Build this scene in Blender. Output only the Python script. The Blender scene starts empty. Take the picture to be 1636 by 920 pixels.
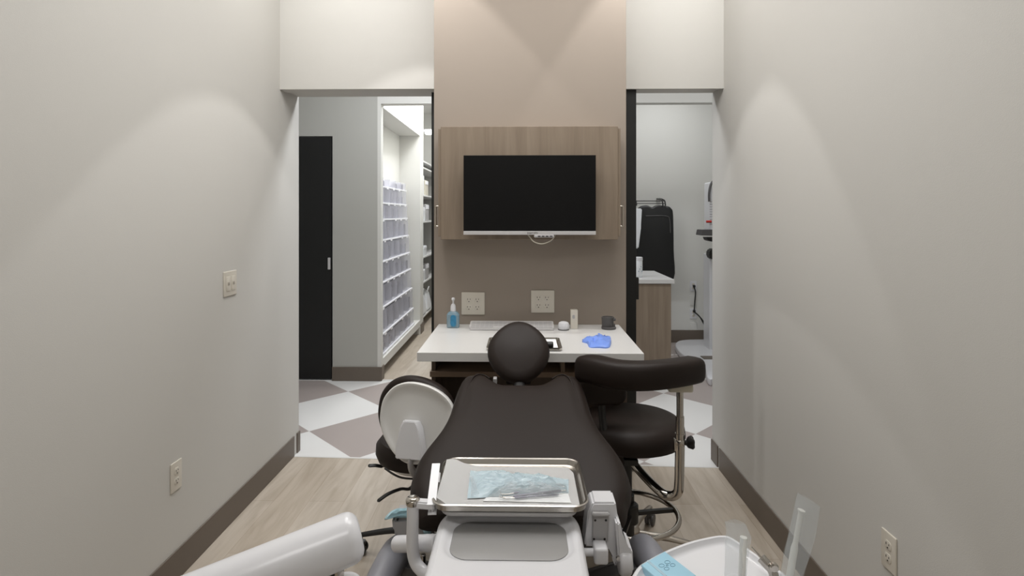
import bpy, bmesh, math, random
from mathutils import Vector, Matrix, noise
random.seed(7)
S = bpy.context.scene
C = S.collection
# ------------------------------------------------------------------ camera
F = 920.0; TH = math.atan(17 / F); H = 1.45
cs, sn = math.cos(TH), math.sin(TH)
cd = bpy.data.cameras.new('camera'); cam = bpy.data.objects.new('camera', cd); C.objects.link(cam)
cam.location = (0, 0, H); cam.rotation_euler = (math.pi / 2, 0, TH)
cd.sensor_width = 36; cd.lens = 36 * F / 1636; cd.shift_y = -(460 - 342) / 1636; cd.clip_start = .05
S.camera = cam
S.view_settings.view_transform = 'Standard'; S.view_settings.look = 'None'
S.view_settings.gamma = 1; S.view_settings.use_curve_mapping = False
S.view_settings.exposure = 0.25
# ------------------------------------------------------------------ world and lights
W = bpy.data.worlds.new('world'); S.world = W; W.use_nodes = True
W.node_tree.nodes['Background'].inputs[0].default_value = (.9, .93, 1, 1)
W.node_tree.nodes['Background'].inputs[1].default_value = .15

def area(name, loc, sx, sy, power, col=(1, .987, .972), rot=(0, 0, 0)):
    l = bpy.data.lights.new(name, 'AREA'); l.shape = 'RECTANGLE'; l.size = sx; l.size_y = sy
    l.energy = power; l.color = col
    o = bpy.data.objects.new(name, l); C.objects.link(o); o.location = loc; o.rotation_euler = rot
    return o

def spot(name, loc, half, power, blend, col=(1, .985, .975), r=.03):
    l = bpy.data.lights.new(name, 'SPOT'); l.spot_size = 2 * half; l.spot_blend = blend
    l.energy = power; l.color = col; l.shadow_soft_size = r
    o = bpy.data.objects.new(name, l); C.objects.link(o); o.location = loc
    return o
area('troffer_light', (-.1, 1.75, 3.02), 1.2, .6, 14)
area('troffer_light_rear', (-.1, -.4, 3.02), 1.2, .6, 13)
area('header_fill_left', (-.92, 2.6, 3.0), .7, .08, 4.2, rot=(.95, 0, 0))  # unseen tilted area light, added to brighten the left header
area('header_fill_right', (.83, 2.6, 3.0), .5, .08, 3.8, rot=(.95, 0, 0))  # matching added fill aimed at the right header
area('side_fill_left', (-.62, 2.15, 3.02), .8, .7, 6)  # unseen overhead fill put in to lift the header brightness
area('side_fill_right', (.42, 2.15, 3.02), .8, .7, 6)  # its added counterpart on the right
spot('downlight_left', (-.52, 2.62, 3.0), math.radians(40), 20, .02)
spot('downlight_right', (.57, 2.68, 3.0), math.radians(30), 20, .02)
area('hall_light', (-.6, 4.0, 3.0), 1.6, .3, 28, (.93, .96, 1))
area('hall_light_right', (1.5, 3.9, 3.0), .8, .3, 9, (.95, .97, 1))
area('supply_light', (-.8, 6.6, 3.0), .4, 3, 46, (.96, .98, 1))  # unseen light added to brighten the corridor shelving
area('imaging_light', (1.5, 5.7, 3.0), .6, .5, 12, (.96, .98, 1))

# ------------------------------------------------------------------ helpers
def at(px, py, Y):
    "point at real depth Y seen at photo pixel px, py (used while surveying)"
    u = (px - 818) / F; v = (342 - py) / F; t = Y / (cs + u * sn)
    return Vector((t * (u * cs - sn), Y, H + t * v))
def lin(c):
    return tuple((x / 255 / 12.92 if x / 255 <= .04045 else ((x / 255 + .055) / 1.055) ** 2.4) for x in c)
def nodes(m): return m.node_tree.nodes, m.node_tree.links
def mat(name, rgb, rough=.6, metal=0, var=.04, scale=6, bump=0, bscale=200, coat=0, stretch=None, spec=None):
    m = bpy.data.materials.new(name); m.use_nodes = True; N, L = nodes(m)
    b = N['Principled BSDF']; b.inputs['Roughness'].default_value = rough; b.inputs['Metallic'].default_value = metal
    if spec is not None: b.inputs['Specular IOR Level'].default_value = spec
    if coat: b.inputs['Coat Weight'].default_value = coat; b.inputs['Coat Roughness'].default_value = .08
    tc = N.new('ShaderNodeTexCoord'); mp = N.new('ShaderNodeMapping'); L.new(tc.outputs['Object'], mp.inputs[0])
    if stretch: mp.inputs['Scale'].default_value = stretch
    n = N.new('ShaderNodeTexNoise'); n.inputs['Scale'].default_value = scale; n.inputs['Detail'].default_value = 4
    L.new(mp.outputs[0], n.inputs[0])
    r = N.new('ShaderNodeMix'); r.data_type = 'RGBA'
    c = lin(rgb); r.inputs[6].default_value = (*[x * (1 - var) for x in c], 1); r.inputs[7].default_value = (*[min(1, x * (1 + var)) for x in c], 1)
    L.new(n.outputs[0], r.inputs[0]); L.new(r.outputs[2], b.inputs['Base Color'])
    if bump:
        n2 = N.new('ShaderNodeTexNoise'); n2.inputs['Scale'].default_value = bscale
        L.new(mp.outputs[0], n2.inputs[0])
        bp = N.new('ShaderNodeBump'); bp.inputs['Strength'].default_value = bump; bp.inputs['Distance'].default_value = .002
        L.new(n2.outputs[0], bp.inputs['Height']); L.new(bp.outputs[0], b.inputs['Normal'])
    return m
def clear(name, rgb, alpha=.4, rough=.15, bump=0):
    m = mat(name, rgb, rough, bump=bump, bscale=30); N, L = nodes(m)
    m.node_tree.nodes['Principled BSDF'].inputs['Alpha'].default_value = alpha
    return m
def woodgrain(name, a, b, axis_scale, rough=.5):
    m = bpy.data.materials.new(name); m.use_nodes = True; N, L = nodes(m); p = N['Principled BSDF']
    p.inputs['Roughness'].default_value = rough
    tc = N.new('ShaderNodeTexCoord'); mp = N.new('ShaderNodeMapping'); mp.inputs['Scale'].default_value = axis_scale
    L.new(tc.outputs['Object'], mp.inputs[0])
    n = N.new('ShaderNodeTexNoise'); n.inputs['Scale'].default_value = 3; n.inputs['Detail'].default_value = 8; n.inputs['Distortion'].default_value = .6
    L.new(mp.outputs[0], n.inputs[0])
    r = N.new('ShaderNodeValToRGB'); r.color_ramp.elements[0].position = .3; r.color_ramp.elements[1].position = .7
    r.color_ramp.elements[0].color = (*lin(a), 1); r.color_ramp.elements[1].color = (*lin(b), 1)
    L.new(n.outputs[0], r.inputs[0]); L.new(r.outputs[0], p.inputs['Base Color'])
    return m

M = {}
M['wall'] = mat('wall_paint', (204, 202, 197), .75, var=.012, scale=1.5, bump=.15, bscale=350)
M['hall_wall'] = mat('hall_wall_paint', (214, 213, 208), .75, var=.012, scale=1.5)
M['grey_wall'] = mat('grey_hall_paint', (176, 175, 169), .75, var=.012, scale=1.5)
M['accent'] = mat('taupe_accent_paint', (152, 141, 130), .75, var=.012, scale=1.5)
M['ceil'] = mat('ceiling_paint', (225, 224, 220), .8, var=.01)
M['base'] = mat('vinyl_base', (104, 94, 84), .5, var=.05, scale=10)
M['black'] = mat('black_laminate', (17, 17, 17), .45, var=.15)
M['black_plastic'] = mat('black_plastic', (24, 23, 22), .4, var=.1)
M['grey_plastic'] = mat('grey_plastic', (82, 80, 80), .45)
M['leather'] = mat('dark_brown_upholstery', (34, 26, 22), .5, var=.1, scale=14, bump=.15, bscale=500, spec=.22)
M['white_top'] = mat('white_solid_surface', (214, 213, 211), .3, var=.02, scale=60)
M['white_plastic'] = mat('white_plastic', (222, 222, 225), .28, var=.01, coat=.2)
M['shell'] = mat('stool_shell_plastic', (216, 215, 212), .35, var=.01)
M['light_grey'] = mat('light_grey_plastic', (170, 168, 168), .4, var=.02)
M['plate'] = mat('wall_plate_plastic', (212, 206, 194), .35, var=.01)
M['slot'] = mat('dark_slot', (30, 26, 24), .6)
M['beige'] = mat('beige_plastic', (196, 190, 174), .4)
M['chrome'] = mat('chrome', (190, 185, 178), .12, 1, var=.03)
M['steel'] = mat('stainless_steel', (186, 182, 176), .22, 1, var=.05, scale=3, stretch=(1, 12, 12))
M['nickel'] = mat('brushed_nickel', (186, 178, 168), .3, 1)
M['cabinet'] = woodgrain('taupe_wood_laminate', (128, 113, 97), (146, 131, 114), (9, 9, .7))
M['dark_cab'] = woodgrain('umber_wood_laminate', (78, 66, 56), (94, 80, 68), (9, 9, .7))
M['shelfwood'] = woodgrain('brown_shelf_laminate', (124, 106, 90), (142, 122, 104), (.7, 9, 9))
M['screen'] = mat('screen_glass', (9, 9, 10), .35, var=.1, spec=.25)
M['silver'] = mat('silver_plastic', (206, 204, 204), .3, .2, var=.01)
M['paper'] = mat('white_paper', (248, 248, 248), .8, var=.01, scale=20, bump=.2, bscale=60)
M['bin'] = clear('frosted_bin_plastic', (210, 210, 220), .36, .25)
M['rail'] = mat('white_rail', (234, 234, 238), .4)
M['film'] = clear('clear_film', (225, 232, 236), .26, .08, .5)
M['bluefilm'] = clear('pale_blue_film', (206, 226, 234), .5, .1, 1)
M['bluepaper'] = mat('pale_blue_paper', (206, 219, 226), .7)
M['darksteel'] = mat('dark_steel', (112, 108, 122), .22, 1)
M['armgrey'] = mat('armrest_grey', (128, 128, 134), .45)
M['trayshade'] = mat('tray_shade_grey', (146, 145, 144), .4, var=.01)  # grey that paints the tray's shade into the console top
M['bluewrap'] = mat('sky_blue_wrap', (176, 218, 232), .15, var=.1, scale=40, bump=1, bscale=40)
M['bluepack'] = mat('pale_blue_pack', (160, 204, 224), .45, var=.03)
M['ink'] = mat('blue_grey_ink', (70, 110, 135), .6)
M['glove'] = mat('blue_nitrile', (120, 152, 230), .4, var=.12, scale=60)
M['gel'] = clear('blue_gel_plastic', (150, 186, 204), .5, .1)
M['labelblue'] = mat('blue_label', (52, 130, 170), .4, var=.5, scale=70)
M['tube'] = mat('white_translucent_tube', (226, 226, 220), .3)
M['contents'] = mat('grey_contents', (120, 118, 128), .7, var=.4, scale=25)
M['red'] = mat('red_button', (190, 40, 30), .4)
M['bag'] = mat('white_bag_plastic', (226, 228, 230), .3, var=.05, scale=15)
M['lamp'] = bpy.data.materials.new('lamp_glow'); M['lamp'].use_nodes = True
b_ = M['lamp'].node_tree.nodes['Principled BSDF']; b_.inputs['Emission Color'].default_value = (1, 1, 1, 1); b_.inputs['Emission Strength'].default_value = 3

def floor_wood():
    m = bpy.data.materials.new('light_oak_plank'); m.use_nodes = True; N, L = nodes(m); p = N['Principled BSDF']
    p.inputs['Roughness'].default_value = .42
    tc = N.new('ShaderNodeTexCoord'); mp = N.new('ShaderNodeMapping'); mp.inputs['Rotation'].default_value = (0, 0, math.pi / 2)
    L.new(tc.outputs['Object'], mp.inputs[0])
    br = N.new('ShaderNodeTexBrick'); br.inputs['Scale'].default_value = 1; br.offset = .37
    br.inputs['Brick Width'].default_value = 1.22; br.inputs['Row Height'].default_value = .18
    br.inputs['Mortar Size'].default_value = .0009; br.inputs['Mortar Smooth'].default_value = 0
    br.inputs['Color1'].default_value = (*lin((178, 166, 151)), 1); br.inputs['Color2'].default_value = (*lin((191, 181, 168)), 1)
    br.inputs['Mortar'].default_value = (*lin((160, 145, 127)), 1)
    L.new(mp.outputs[0], br.inputs[0])
    m2 = N.new('ShaderNodeMapping'); m2.inputs['Scale'].default_value = (7, .9, 1); L.new(tc.outputs['Object'], m2.inputs[0])
    n = N.new('ShaderNodeTexNoise'); n.inputs['Scale'].default_value = 2.2; n.inputs['Detail'].default_value = 8; n.inputs['Distortion'].default_value = 1.4
    L.new(m2.outputs[0], n.inputs[0])
    r = N.new('ShaderNodeValToRGB'); r.color_ramp.elements[0].position = .32; r.color_ramp.elements[1].position = .62
    r.color_ramp.elements[0].color = (.80, .775, .74, 1); r.color_ramp.elements[1].color = (1, 1, 1, 1)
    L.new(n.outputs[0], r.inputs[0])
    x = N.new('ShaderNodeMix'); x.data_type = 'RGBA'; x.blend_type = 'MULTIPLY'; x.inputs[0].default_value = 1
    L.new(br.outputs[0], x.inputs[6]); L.new(r.outputs[0], x.inputs[7]); L.new(x.outputs[2], p.inputs['Base Color'])
    return m
M['oak'] = floor_wood()
def floor_tile():
    m = bpy.data.materials.new('harlequin_tile'); m.use_nodes = True; N, L = nodes(m); p = N['Principled BSDF']
    p.inputs['Roughness'].default_value = .35
    g = N.new('ShaderNodeNewGeometry'); sp = N.new('ShaderNodeSeparateXYZ'); L.new(g.outputs['Position'], sp.inputs[0])
    def mth(op, a, b=None):
        n = N.new('ShaderNodeMath'); n.operation = op
        for i, v in enumerate((a, b)):
            if v is None: continue
            if isinstance(v, (int, float)): n.inputs[i].default_value = v
            else: L.new(v, n.inputs[i])
        return n.outputs[0]
    a = mth('DIVIDE', mth('ADD', sp.outputs[0], 1.426), .8555)
    b = mth('DIVIDE', mth('SUBTRACT', sp.outputs[1], 3.82), .862)
    P = mth('FLOOR', mth('ADD', a, b)); Q = mth('FLOOR', mth('SUBTRACT', a, b))
    k = mth('FLOORED_MODULO', mth('ADD', P, Q), 2)
    x = N.new('ShaderNodeMix'); x.data_type = 'RGBA'
    x.inputs[6].default_value = (*lin((166, 156, 152)), 1); x.inputs[7].default_value = (*lin((222, 221, 219)), 1)
    L.new(k, x.inputs[0]); L.new(x.outputs[2], p.inputs['Base Color'])
    return m
M['tile'] = floor_tile()

def BM(): return bmesh.new()
def box(bm, x0, x1, y0, y1, z0, z1, bev=0, seg=2):
    r = bmesh.ops.create_cube(bm, size=1); vs = r['verts']
    for v in vs:
        v.co = Vector((x0 + (v.co.x + .5) * (x1 - x0), y0 + (v.co.y + .5) * (y1 - y0), z0 + (v.co.z + .5) * (z1 - z0)))
    if bev:
        es = list({e for v in vs for e in v.link_edges})
        bmesh.ops.bevel(bm, geom=es, offset=bev, segments=seg, profile=.5, affect='EDGES')
    return bm
def obox(bm, a, b, w, h, up=(0, 0, 1), bev=0):
    "beam from a to b with width w and height h"
    a, b = Vector(a), Vector(b); d = (b - a).normalized(); up = Vector(up); s = d.cross(up).normalized(); u = s.cross(d)
    t = bmesh.new(); box(t, -.5, .5, 0, 1, -.5, .5)
    for v in t.verts:
        v.co = a + d * (v.co.y * (b - a).length) + s * (v.co.x * w) + u * (v.co.z * h)
    if bev: bmesh.ops.bevel(t, geom=t.edges[:], offset=bev, segments=3, affect='EDGES')
    join(bm, t); return bm
def join(bm, t):
    me = bpy.data.meshes.new('t'); t.to_mesh(me); bm.from_mesh(me); bpy.data.meshes.remove(me); t.free()
def smooth_path(pts, n=6, closed=False):
    P = [Vector(p) for p in pts]; out = []
    m = len(P); rng = range(m) if closed else range(m - 1)
    for i in rng:
        p0 = P[(i - 1) % m] if closed or i > 0 else P[0]; p1 = P[i]; p2 = P[(i + 1) % m]
        p3 = P[(i + 2) % m] if closed or i + 2 < m else P[-1]
        for k in range(n):
            t = k / n
            out.append(.5 * ((2 * p1) + (p2 - p0) * t + (2 * p0 - 5 * p1 + 4 * p2 - p3) * t * t + (3 * p1 - p0 - 3 * p2 + p3) * t ** 3))
    if not closed: out.append(P[-1])
    return out
def tube(bm, pts, r, seg=14, closed=False, cap=True, flat=1.0):
    P = [Vector(p) for p in pts]; n = len(P); rings = []
    rr = r if isinstance(r, (list, tuple)) else [r] * n
    prev = None
    for i in range(n):
        if closed: d = (P[(i + 1) % n] - P[i - 1]).normalized()
        else: d = (P[min(i + 1, n - 1)] - P[max(i - 1, 0)]).normalized()
        if prev is None:
            a = Vector((0, 0, 1)) if abs(d.z) < .9 else Vector((1, 0, 0)); s = d.cross(a).normalized()
        else:
            s = (prev - d * prev.dot(d)).normalized()
        prev = s; u = s.cross(d)
        rings.append([bm.verts.new(P[i] + s * math.cos(2 * math.pi * k / seg) * rr[i] + u * math.sin(2 * math.pi * k / seg) * rr[i] * flat) for k in range(seg)])
    for i in range(n if closed else n - 1):
        A, B = rings[i], rings[(i + 1) % n]
        for k in range(seg): bm.faces.new((A[k], A[(k + 1) % seg], B[(k + 1) % seg], B[k]))
    if cap and not closed:
        bm.faces.new(rings[0][::-1]); bm.faces.new(rings[-1])
    return bm
def round_tube(bm, a, b, r, e=None, seg=24):
    "capsule-ended bar with edge radius e"
    a, b = Vector(a), Vector(b); d = (b - a).normalized(); e = e or r * .5; pts = []; rr = []
    for k in range(7):
        t = math.pi / 2 * k / 6; pts.append(a + d * (e - e * math.cos(t))); rr.append(max(r - e + e * math.sin(t), 1e-4))
    for k in range(7):
        t = math.pi / 2 * (6 - k) / 6; pts.append(b - d * (e - e * math.cos(t))); rr.append(max(r - e + e * math.sin(t), 1e-4))
    return tube(bm, pts, rr, seg)
def lathe(bm, prof, c, seg=28, axis='Z'):
    c = Vector(c); rings = []
    for r, h in prof:
        ring = []
        for k in range(seg):
            a = 2 * math.pi * k / seg; x, y = r * math.cos(a), r * math.sin(a)
            v = {'Z': (x, y, h), 'Y': (x, h, y), 'X': (h, x, y)}[axis]
            ring.append(bm.verts.new(c + Vector(v)))
        rings.append(ring)
    for A, B in zip(rings, rings[1:]):
        for k in range(seg): bm.faces.new((A[k], A[(k + 1) % seg], B[(k + 1) % seg], B[k]))
    bm.faces.new(rings[0][::-1]); bm.faces.new(rings[-1])
    return bm
def rrect(cx, cy, w, d, r, n=6):
    out = []
    for sx, sy, a0 in ((1, 1, 0), (-1, 1, 90), (-1, -1, 180), (1, -1, 270)):
        for k in range(n + 1):
            a = math.radians(a0 + 90 * k / n)
            out.append((cx + sx * (w / 2 - r) + r * math.cos(a), cy + sy * (d / 2 - r) + r * math.sin(a)))
    return out
def loft(bm, rings, cap0=True, cap1=True):
    R = [[bm.verts.new(Vector(p)) for p in ring] for ring in rings]; n = len(R[0])
    for A, B in zip(R, R[1:]):
        for k in range(n): bm.faces.new((A[k], A[(k + 1) % n], B[(k + 1) % n], B[k]))
    if cap0: bm.faces.new(R[0][::-1])
    if cap1: bm.faces.new(R[-1])
    return bm
def inset(poly, d):
    "shrink a 2-D outline by d along its normals"
    n = len(poly); out = []; A = sum(poly[i][0] * poly[(i + 1) % n][1] - poly[(i + 1) % n][0] * poly[i][1] for i in range(n))
    sg = 1 if A > 0 else -1
    for i in range(n):
        a = Vector(poly[i - 1]); b = Vector(poly[i]); c = Vector(poly[(i + 1) % n])
        e1 = (b - a); e2 = (c - b)
        if e1.length < 1e-7: e1 = e2
        if e2.length < 1e-7: e2 = e1
        t = (e1.normalized() + e2.normalized()).normalized()
        nrm = Vector((-t.y, t.x)) * sg; p = b + nrm * d; out.append((p.x, p.y))
    return out
def slab(bm, poly, z0, z1, e=0.0, n=4, f=None):
    "rounded-edge slab from an outline; f maps (x,y,z) to a point"
    f = f or (lambda x, y, z: (x, y, z)); rings = []
    if e:
        for k in range(n + 1):
            t = math.pi / 2 * k / n; q = inset(poly, e - e * math.sin(t)); rings.append([f(x, y, z0 + e - e * math.cos(t)) for x, y in q])
        for k in range(n + 1):
            t = math.pi / 2 * (n - k) / n; q = inset(poly, e - e * math.sin(t)); rings.append([f(x, y, z1 - e + e * math.cos(t)) for x, y in q])
    else:
        rings = [[f(x, y, z0) for x, y in poly], [f(x, y, z1) for x, y in poly]]
    return loft(bm, rings)
def frame_map(o, ax, ay, az):
    o, ax, ay, az = Vector(o), Vector(ax), Vector(ay), Vector(az)
    return lambda x, y, z: o + ax * x + ay * y + az * z
def wloc(o):
    v = Vector((0, 0, 0))
    while o: v += o.location; o = o.parent
    return v
def obj(name, bm, m, parent=None, smooth=False, label=None, sub=0, shift=True):
    bmesh.ops.recalc_face_normals(bm, faces=bm.faces[:])
    me = bpy.data.meshes.new(name); 
    if parent: off = wloc(parent)
    elif shift and bm.verts:
        xs = [v.co.x for v in bm.verts]; ys = [v.co.y for v in bm.verts]; zs = [v.co.z for v in bm.verts]
        off = Vector(((min(xs) + max(xs)) / 2, (min(ys) + max(ys)) / 2, min(zs)))
    else: off = Vector((0, 0, 0))
    for v in bm.verts: v.co -= off
    bm.to_mesh(me); bm.free(); me.materials.append(m)
    o = bpy.data.objects.new(name, me); C.objects.link(o)
    if parent: o.parent = parent
    else: o.location = off
    if smooth:
        for p in me.polygons: p.use_smooth = True
        try: me.set_sharp_from_angle(angle=math.radians(38))
        except Exception: pass
    if sub:
        s = o.modifiers.new('sub', 'SUBSURF'); s.levels = sub; s.render_levels = sub
    if label: o['label'] = label
    return o
def thing(name, label, cat, loc, group=None):
    o = bpy.data.objects.new(name, None); C.objects.link(o); o.location = loc; o.empty_display_size = .05
    o['label'] = label; o['category'] = cat
    if group: o['group'] = group
    return o
def tag(o, label, cat, group=None):
    o['label'] = label; o['category'] = cat
    if group: o['group'] = group
    return o
def struct(name, bm, m, **k):
    o = obj(name, bm, m, shift=False, **k); o['kind'] = 'structure'; return o
def Bx(*a, **k): return box(BM(), *a, **k)

# ------------------------------------------------------------------ room shell
XL, XR, CZ, Y0, YH, YB = -1.372, 1.121, 3.05, -1.6, 3.23, 3.49
b = slab(BM(), [(p[0], p[1]) for p in ((XL - .12, Y0, 0), (XR + .12, Y0, 0), (XR + .12, 3.303, 0), (XL - .12, 3.42, 0))], -.02, 0); struct('floor', b, M['oak'])
b = slab(BM(), [(p[0], p[1]) for p in ((XL - .12, 3.436, 0), (XR + .12, 3.319, 0), (3.2, 3.319, 0), (3.2, 7.0, 0), (-1.0, 7.0, 0), (-1.0, 4.985, 0), (-3, 4.985, 0), (-3, 3.436, 0))], -.02, 0); struct('floor_hall_tile', b, M['tile'])
b = slab(BM(), [(p[0], p[1]) for p in ((-2.6, 5.012, 0), (-1.0, 5.012, 0), (-.55, 5.012, 0), (-.55, 9.2, 0), (-2.6, 9.2, 0))], -.02, .003); struct('floor_supply_corridor', b, M['oak'])
struct('trim_1', Bx(-2.6, -.55, 4.985, 5.012, -.01, .004), M['white_top'])
b = slab(BM(), [(p[0], p[1]) for p in ((XL - .12, 3.42, 0.001), (XR + .12, 3.303, 0.001), (XR + .12, 3.319, 0.001), (XL - .12, 3.436, 0.001))], -.02, .0015); struct('trim_2', b, M['white_top'])
b = BM(); box(b, XL - .12, XL, Y0, 3.505, 0, CZ)
struct('wall_left', b, M['wall'])
b = BM(); box(b, XR, XR + .12, Y0, 3.425, 0, CZ)
struct('wall_right', b, M['wall'])
struct('wall_back', Bx(XL - .12, XR + .12, Y0 - .12, Y0, 0, CZ), M['wall'])
struct('ceiling', Bx(-3.1, 3.3, Y0 - .12, 9.3, CZ, CZ + .1), M['ceil'])
# headers over both openings, each with the sliding door's slot
b = BM(); box(b, XL, -.42, YH, 3.325, 2.155, CZ); box(b, XL, -.42, 3.365, YB, 2.165, CZ); box(b, XL, -.42, 3.325, 3.365, 2.185, CZ)
struct('wall_header_left', b, M['wall'])
b = BM(); box(b, .48, XR, YH, 3.25, 2.15, CZ); box(b, .48, XR, 3.30, 3.42, 2.165, CZ); box(b, .48, XR, 3.25, 3.30, 2.185, CZ)
struct('wall_header_right', b, M['wall'])
struct('wall_accent_column', Bx(-.444, .515, 2.875, 3.46, 0, CZ, bev=.002), M['accent'])
# vinyl base
def base(name, x0, x1, y0, y1, z=.122): struct(name, Bx(x0, x1, y0, y1, 0, z, bev=.003), M['base'])
base('baseboard_left', XL, XL + .007, Y0, 3.425)
base('baseboard_left_jamb', XL, XL + .008, 3.468, 3.512)
base('baseboard_right', XR - .007, XR, Y0, 3.295)
base('baseboard_right_jamb', XR - .008, XR, 3.318, 3.43)
# hall beyond: grey wall stub with black door, soffit
HY = 4.985
b = BM(); box(b, -1.655, -1.262, HY, HY + .1, 0, 2.9); box(b, -3, -1.655, HY, HY + .1, 1.45 + 125 / F * 5.0, 2.9)
struct('wall_hall_grey', b, M['grey_wall'])
struct('wall_hall_return', Bx(-1.262, -1.232, HY, HY + .05, 0, 2.41), M['hall_wall'])
struct('wall_hall_soffit', Bx(-1.262, 3.2, HY, HY + .1, 2.41, CZ), M['hall_wall'])
base('baseboard_hall', -1.657, -1.23, HY - .012, HY)
base('baseboard_hall_return', -1.232, -1.222, HY - .008, 5.07)
door = Bx(-2.62, -1.668, HY + .004, HY + .045, .012, 2.122, bev=.002)
d1 = struct('door_1', door, M['black'])
b = BM(); box(b, -1.694, -1.673, HY - .012, HY + .003, 1.45 - 89 / F * 4.98, 1.45 - 70 / F * 4.98, bev=.003); obj('door_handle', b, M['silver'], d1, label='small satin metal flush pull')
struct('wall_hall_far_left', Bx(-3.1, -3, 3.4, HY + .1, 0, CZ), M['hall_wall'])
struct('wall_hall_near_left', Bx(-3, XL - .12, 3.37, 3.49, 0, CZ), M['hall_wall'])
struct('wall_hall_near_right', Bx(XR + .12, 3.2, 3.3, 3.42, 0, CZ), M['hall_wall'])
# supply corridor with alcove
AX = -1.232; A0, A1 = 5.06, 6.9
b = BM()
box(b, AX - .3, AX, 5.035, A0, 0, 2.39)
box(b, AX - .3, AX, 5.035, 7.12, 2.39, CZ)
box(b, AX - .12, AX, A1, 7.12, 0, 2.39)
box(b, AX - .27, AX - .25, 5.035, 6.92, .1, 2.39)
box(b, AX - .25, AX - .12, A1, A1 + .02, .1, 2.39)
box(b, AX - .30, AX, A0, A1, .10, .175)
struct('wall_supply_alcove', b, M['hall_wall'])
base('baseboard_supply', AX - .12, AX + .008, A1 + .02, 7.13)
struct('wall_supply_far', Bx(-2.6, -.5, 9.2, 9.3, 0, CZ), M['hall_wall'])
struct('wall_supply_right', Bx(-.56, -.46, 5.09, 9.2, 0, CZ), M['hall_wall'])
struct('wall_supply_left', Bx(-2.0, -1.9, 7.12, 9.2, 0, CZ), M['hall_wall'])
struct('wall_supply_left_end', Bx(-1.9, AX - .25, 7.02, 7.12, 0, CZ), M['hall_wall'])
# imaging room on the right
FY = 6.55
struct('wall_imaging_far', Bx(-.46, 3.2, FY, FY + .1, 0, CZ), M['hall_wall'])
struct('wall_imaging_right', Bx(3.2, 3.3, 3.3, FY, 0, CZ), M['hall_wall'])
base('baseboard_imaging', 1.3, 3.2, FY - .01, FY, .14)
base('baseboard_imaging_left', -.46, .3, FY - .01, FY, .14)

# ------------------------------------------------------------------ sliding doors behind the column
d = struct('door_2', Bx(-.528, .0, 3.325, 3.362, .012, 2.182, bev=.002), M['black'])
d = struct('door_3', Bx(.05, .64, 3.255, 3.295, .012, 2.183, bev=.002), M['black'])
for v in (0,):
    b = BM(); p = at(1016, 443, 3.27); q = at(1016, 478, 3.27)
    box(b, .64, .655, 3.258, 3.29, q.z, p.z, bev=.002); obj('door_handle', b, M['black_plastic'], d)

# ------------------------------------------------------------------ wall cabinet with fold-out sides and monitor
CY = 2.735
t = thing('wall_cabinet', 'taupe wood-grain wall cabinet on the beige column behind the monitor', 'cabinet', (.03, 2.86, at(0, 382, CY).z))
x0, x1 = at(704, 0, CY).x, at(987.5, 0, CY).x; zt, zb = at(0, 204, CY).z, at(0, 382, CY).z
b = BM(); box(b, x0 + .003, x1 - .003, CY + .018, 2.875, zb + .001, zt - .001); obj('body', b, M['cabinet'], t)
obj('front_panel', Bx(x0, x1, CY, CY + .018, zb, zt, bev=.0015), M['cabinet'], t)
for s in (-1, 1):
    xe = x0 if s < 0 else x1; xo = xe + s * .0125
    dr = obj('side_door', Bx(min(xe, xo), max(xe, xo), CY + .006, 2.862, zb + .014, zt - .01, bev=.0015), M['cabinet'], t)
    hz0, hz1 = at(0, 361, 2.8).z, at(0, 330, 2.8).z
    tb = BM(); xx = xo + s * .018
    tube(tb, smooth_path([(xo - s * .004, 2.79, hz1), (xx, 2.79, hz1), (xx, 2.79, hz1 - .012), (xx, 2.79, hz0 + .012), (xx, 2.79, hz0), (xo - s * .004, 2.79, hz0)], 4), .0042, 10)
    obj('handle', tb, M['nickel'], dr, True, label='slim brushed metal bar pull')
MY = 2.66
t = thing('computer_monitor', 'black wide screen monitor with silver bottom edge on the wood wall cabinet', 'monitor', (.03, 2.7, at(0, 374, MY).z))
mx0, mx1 = at(740.5, 0, MY).x, at(952, 0, MY).x; mt, mb, mc = at(0, 249.5, MY).z, at(0, 374.5, MY).z, at(0, 368.5, MY).z
obj('housing', Bx(mx0, mx1, MY + .006, MY + .03, mb, mt, bev=.003), M['black_plastic'], t)
b = BM(); box(b, mx0, mx1, MY, MY + .006, mc, mt, bev=.001); sc = obj('screen', b, M['screen'], t, label='switched-off black glass screen')
obj('chin', Bx(mx0, mx1, MY - .003, MY + .03, mb, mc - .0005, bev=.0015), M['silver'], t, label='silver bottom bezel with a tiny dark wordmark')
b = BM(); random.seed(3); xx = at(842, 0, MY).x   # the wordmark is a row of tiny strokes at this distance
cur = bpy.data.curves.new('wordmark', 'FONT'); cur.body = 'DIGIT·RPN'; cur.size = .0105; cur.extrude = .0003
cur.materials.append(M['slot']); tf = bpy.data.objects.new('wordmark_source', cur); tme = bpy.data.meshes.new_from_object(tf); bpy.data.objects.remove(tf)
tx = bpy.data.objects.new('wordmark', tme); C.objects.link(tx); tx.parent = t
tx.location = Vector((xx, MY - .0035, mb + .005)) - wloc(t); tx.rotation_euler = (math.pi / 2, 0, 0)
b.free()
obj('bracket', Bx(-.03, .09, MY + .03, CY, mb + .1, mt - .1, bev=.004), M['black_plastic'], t)
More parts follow.
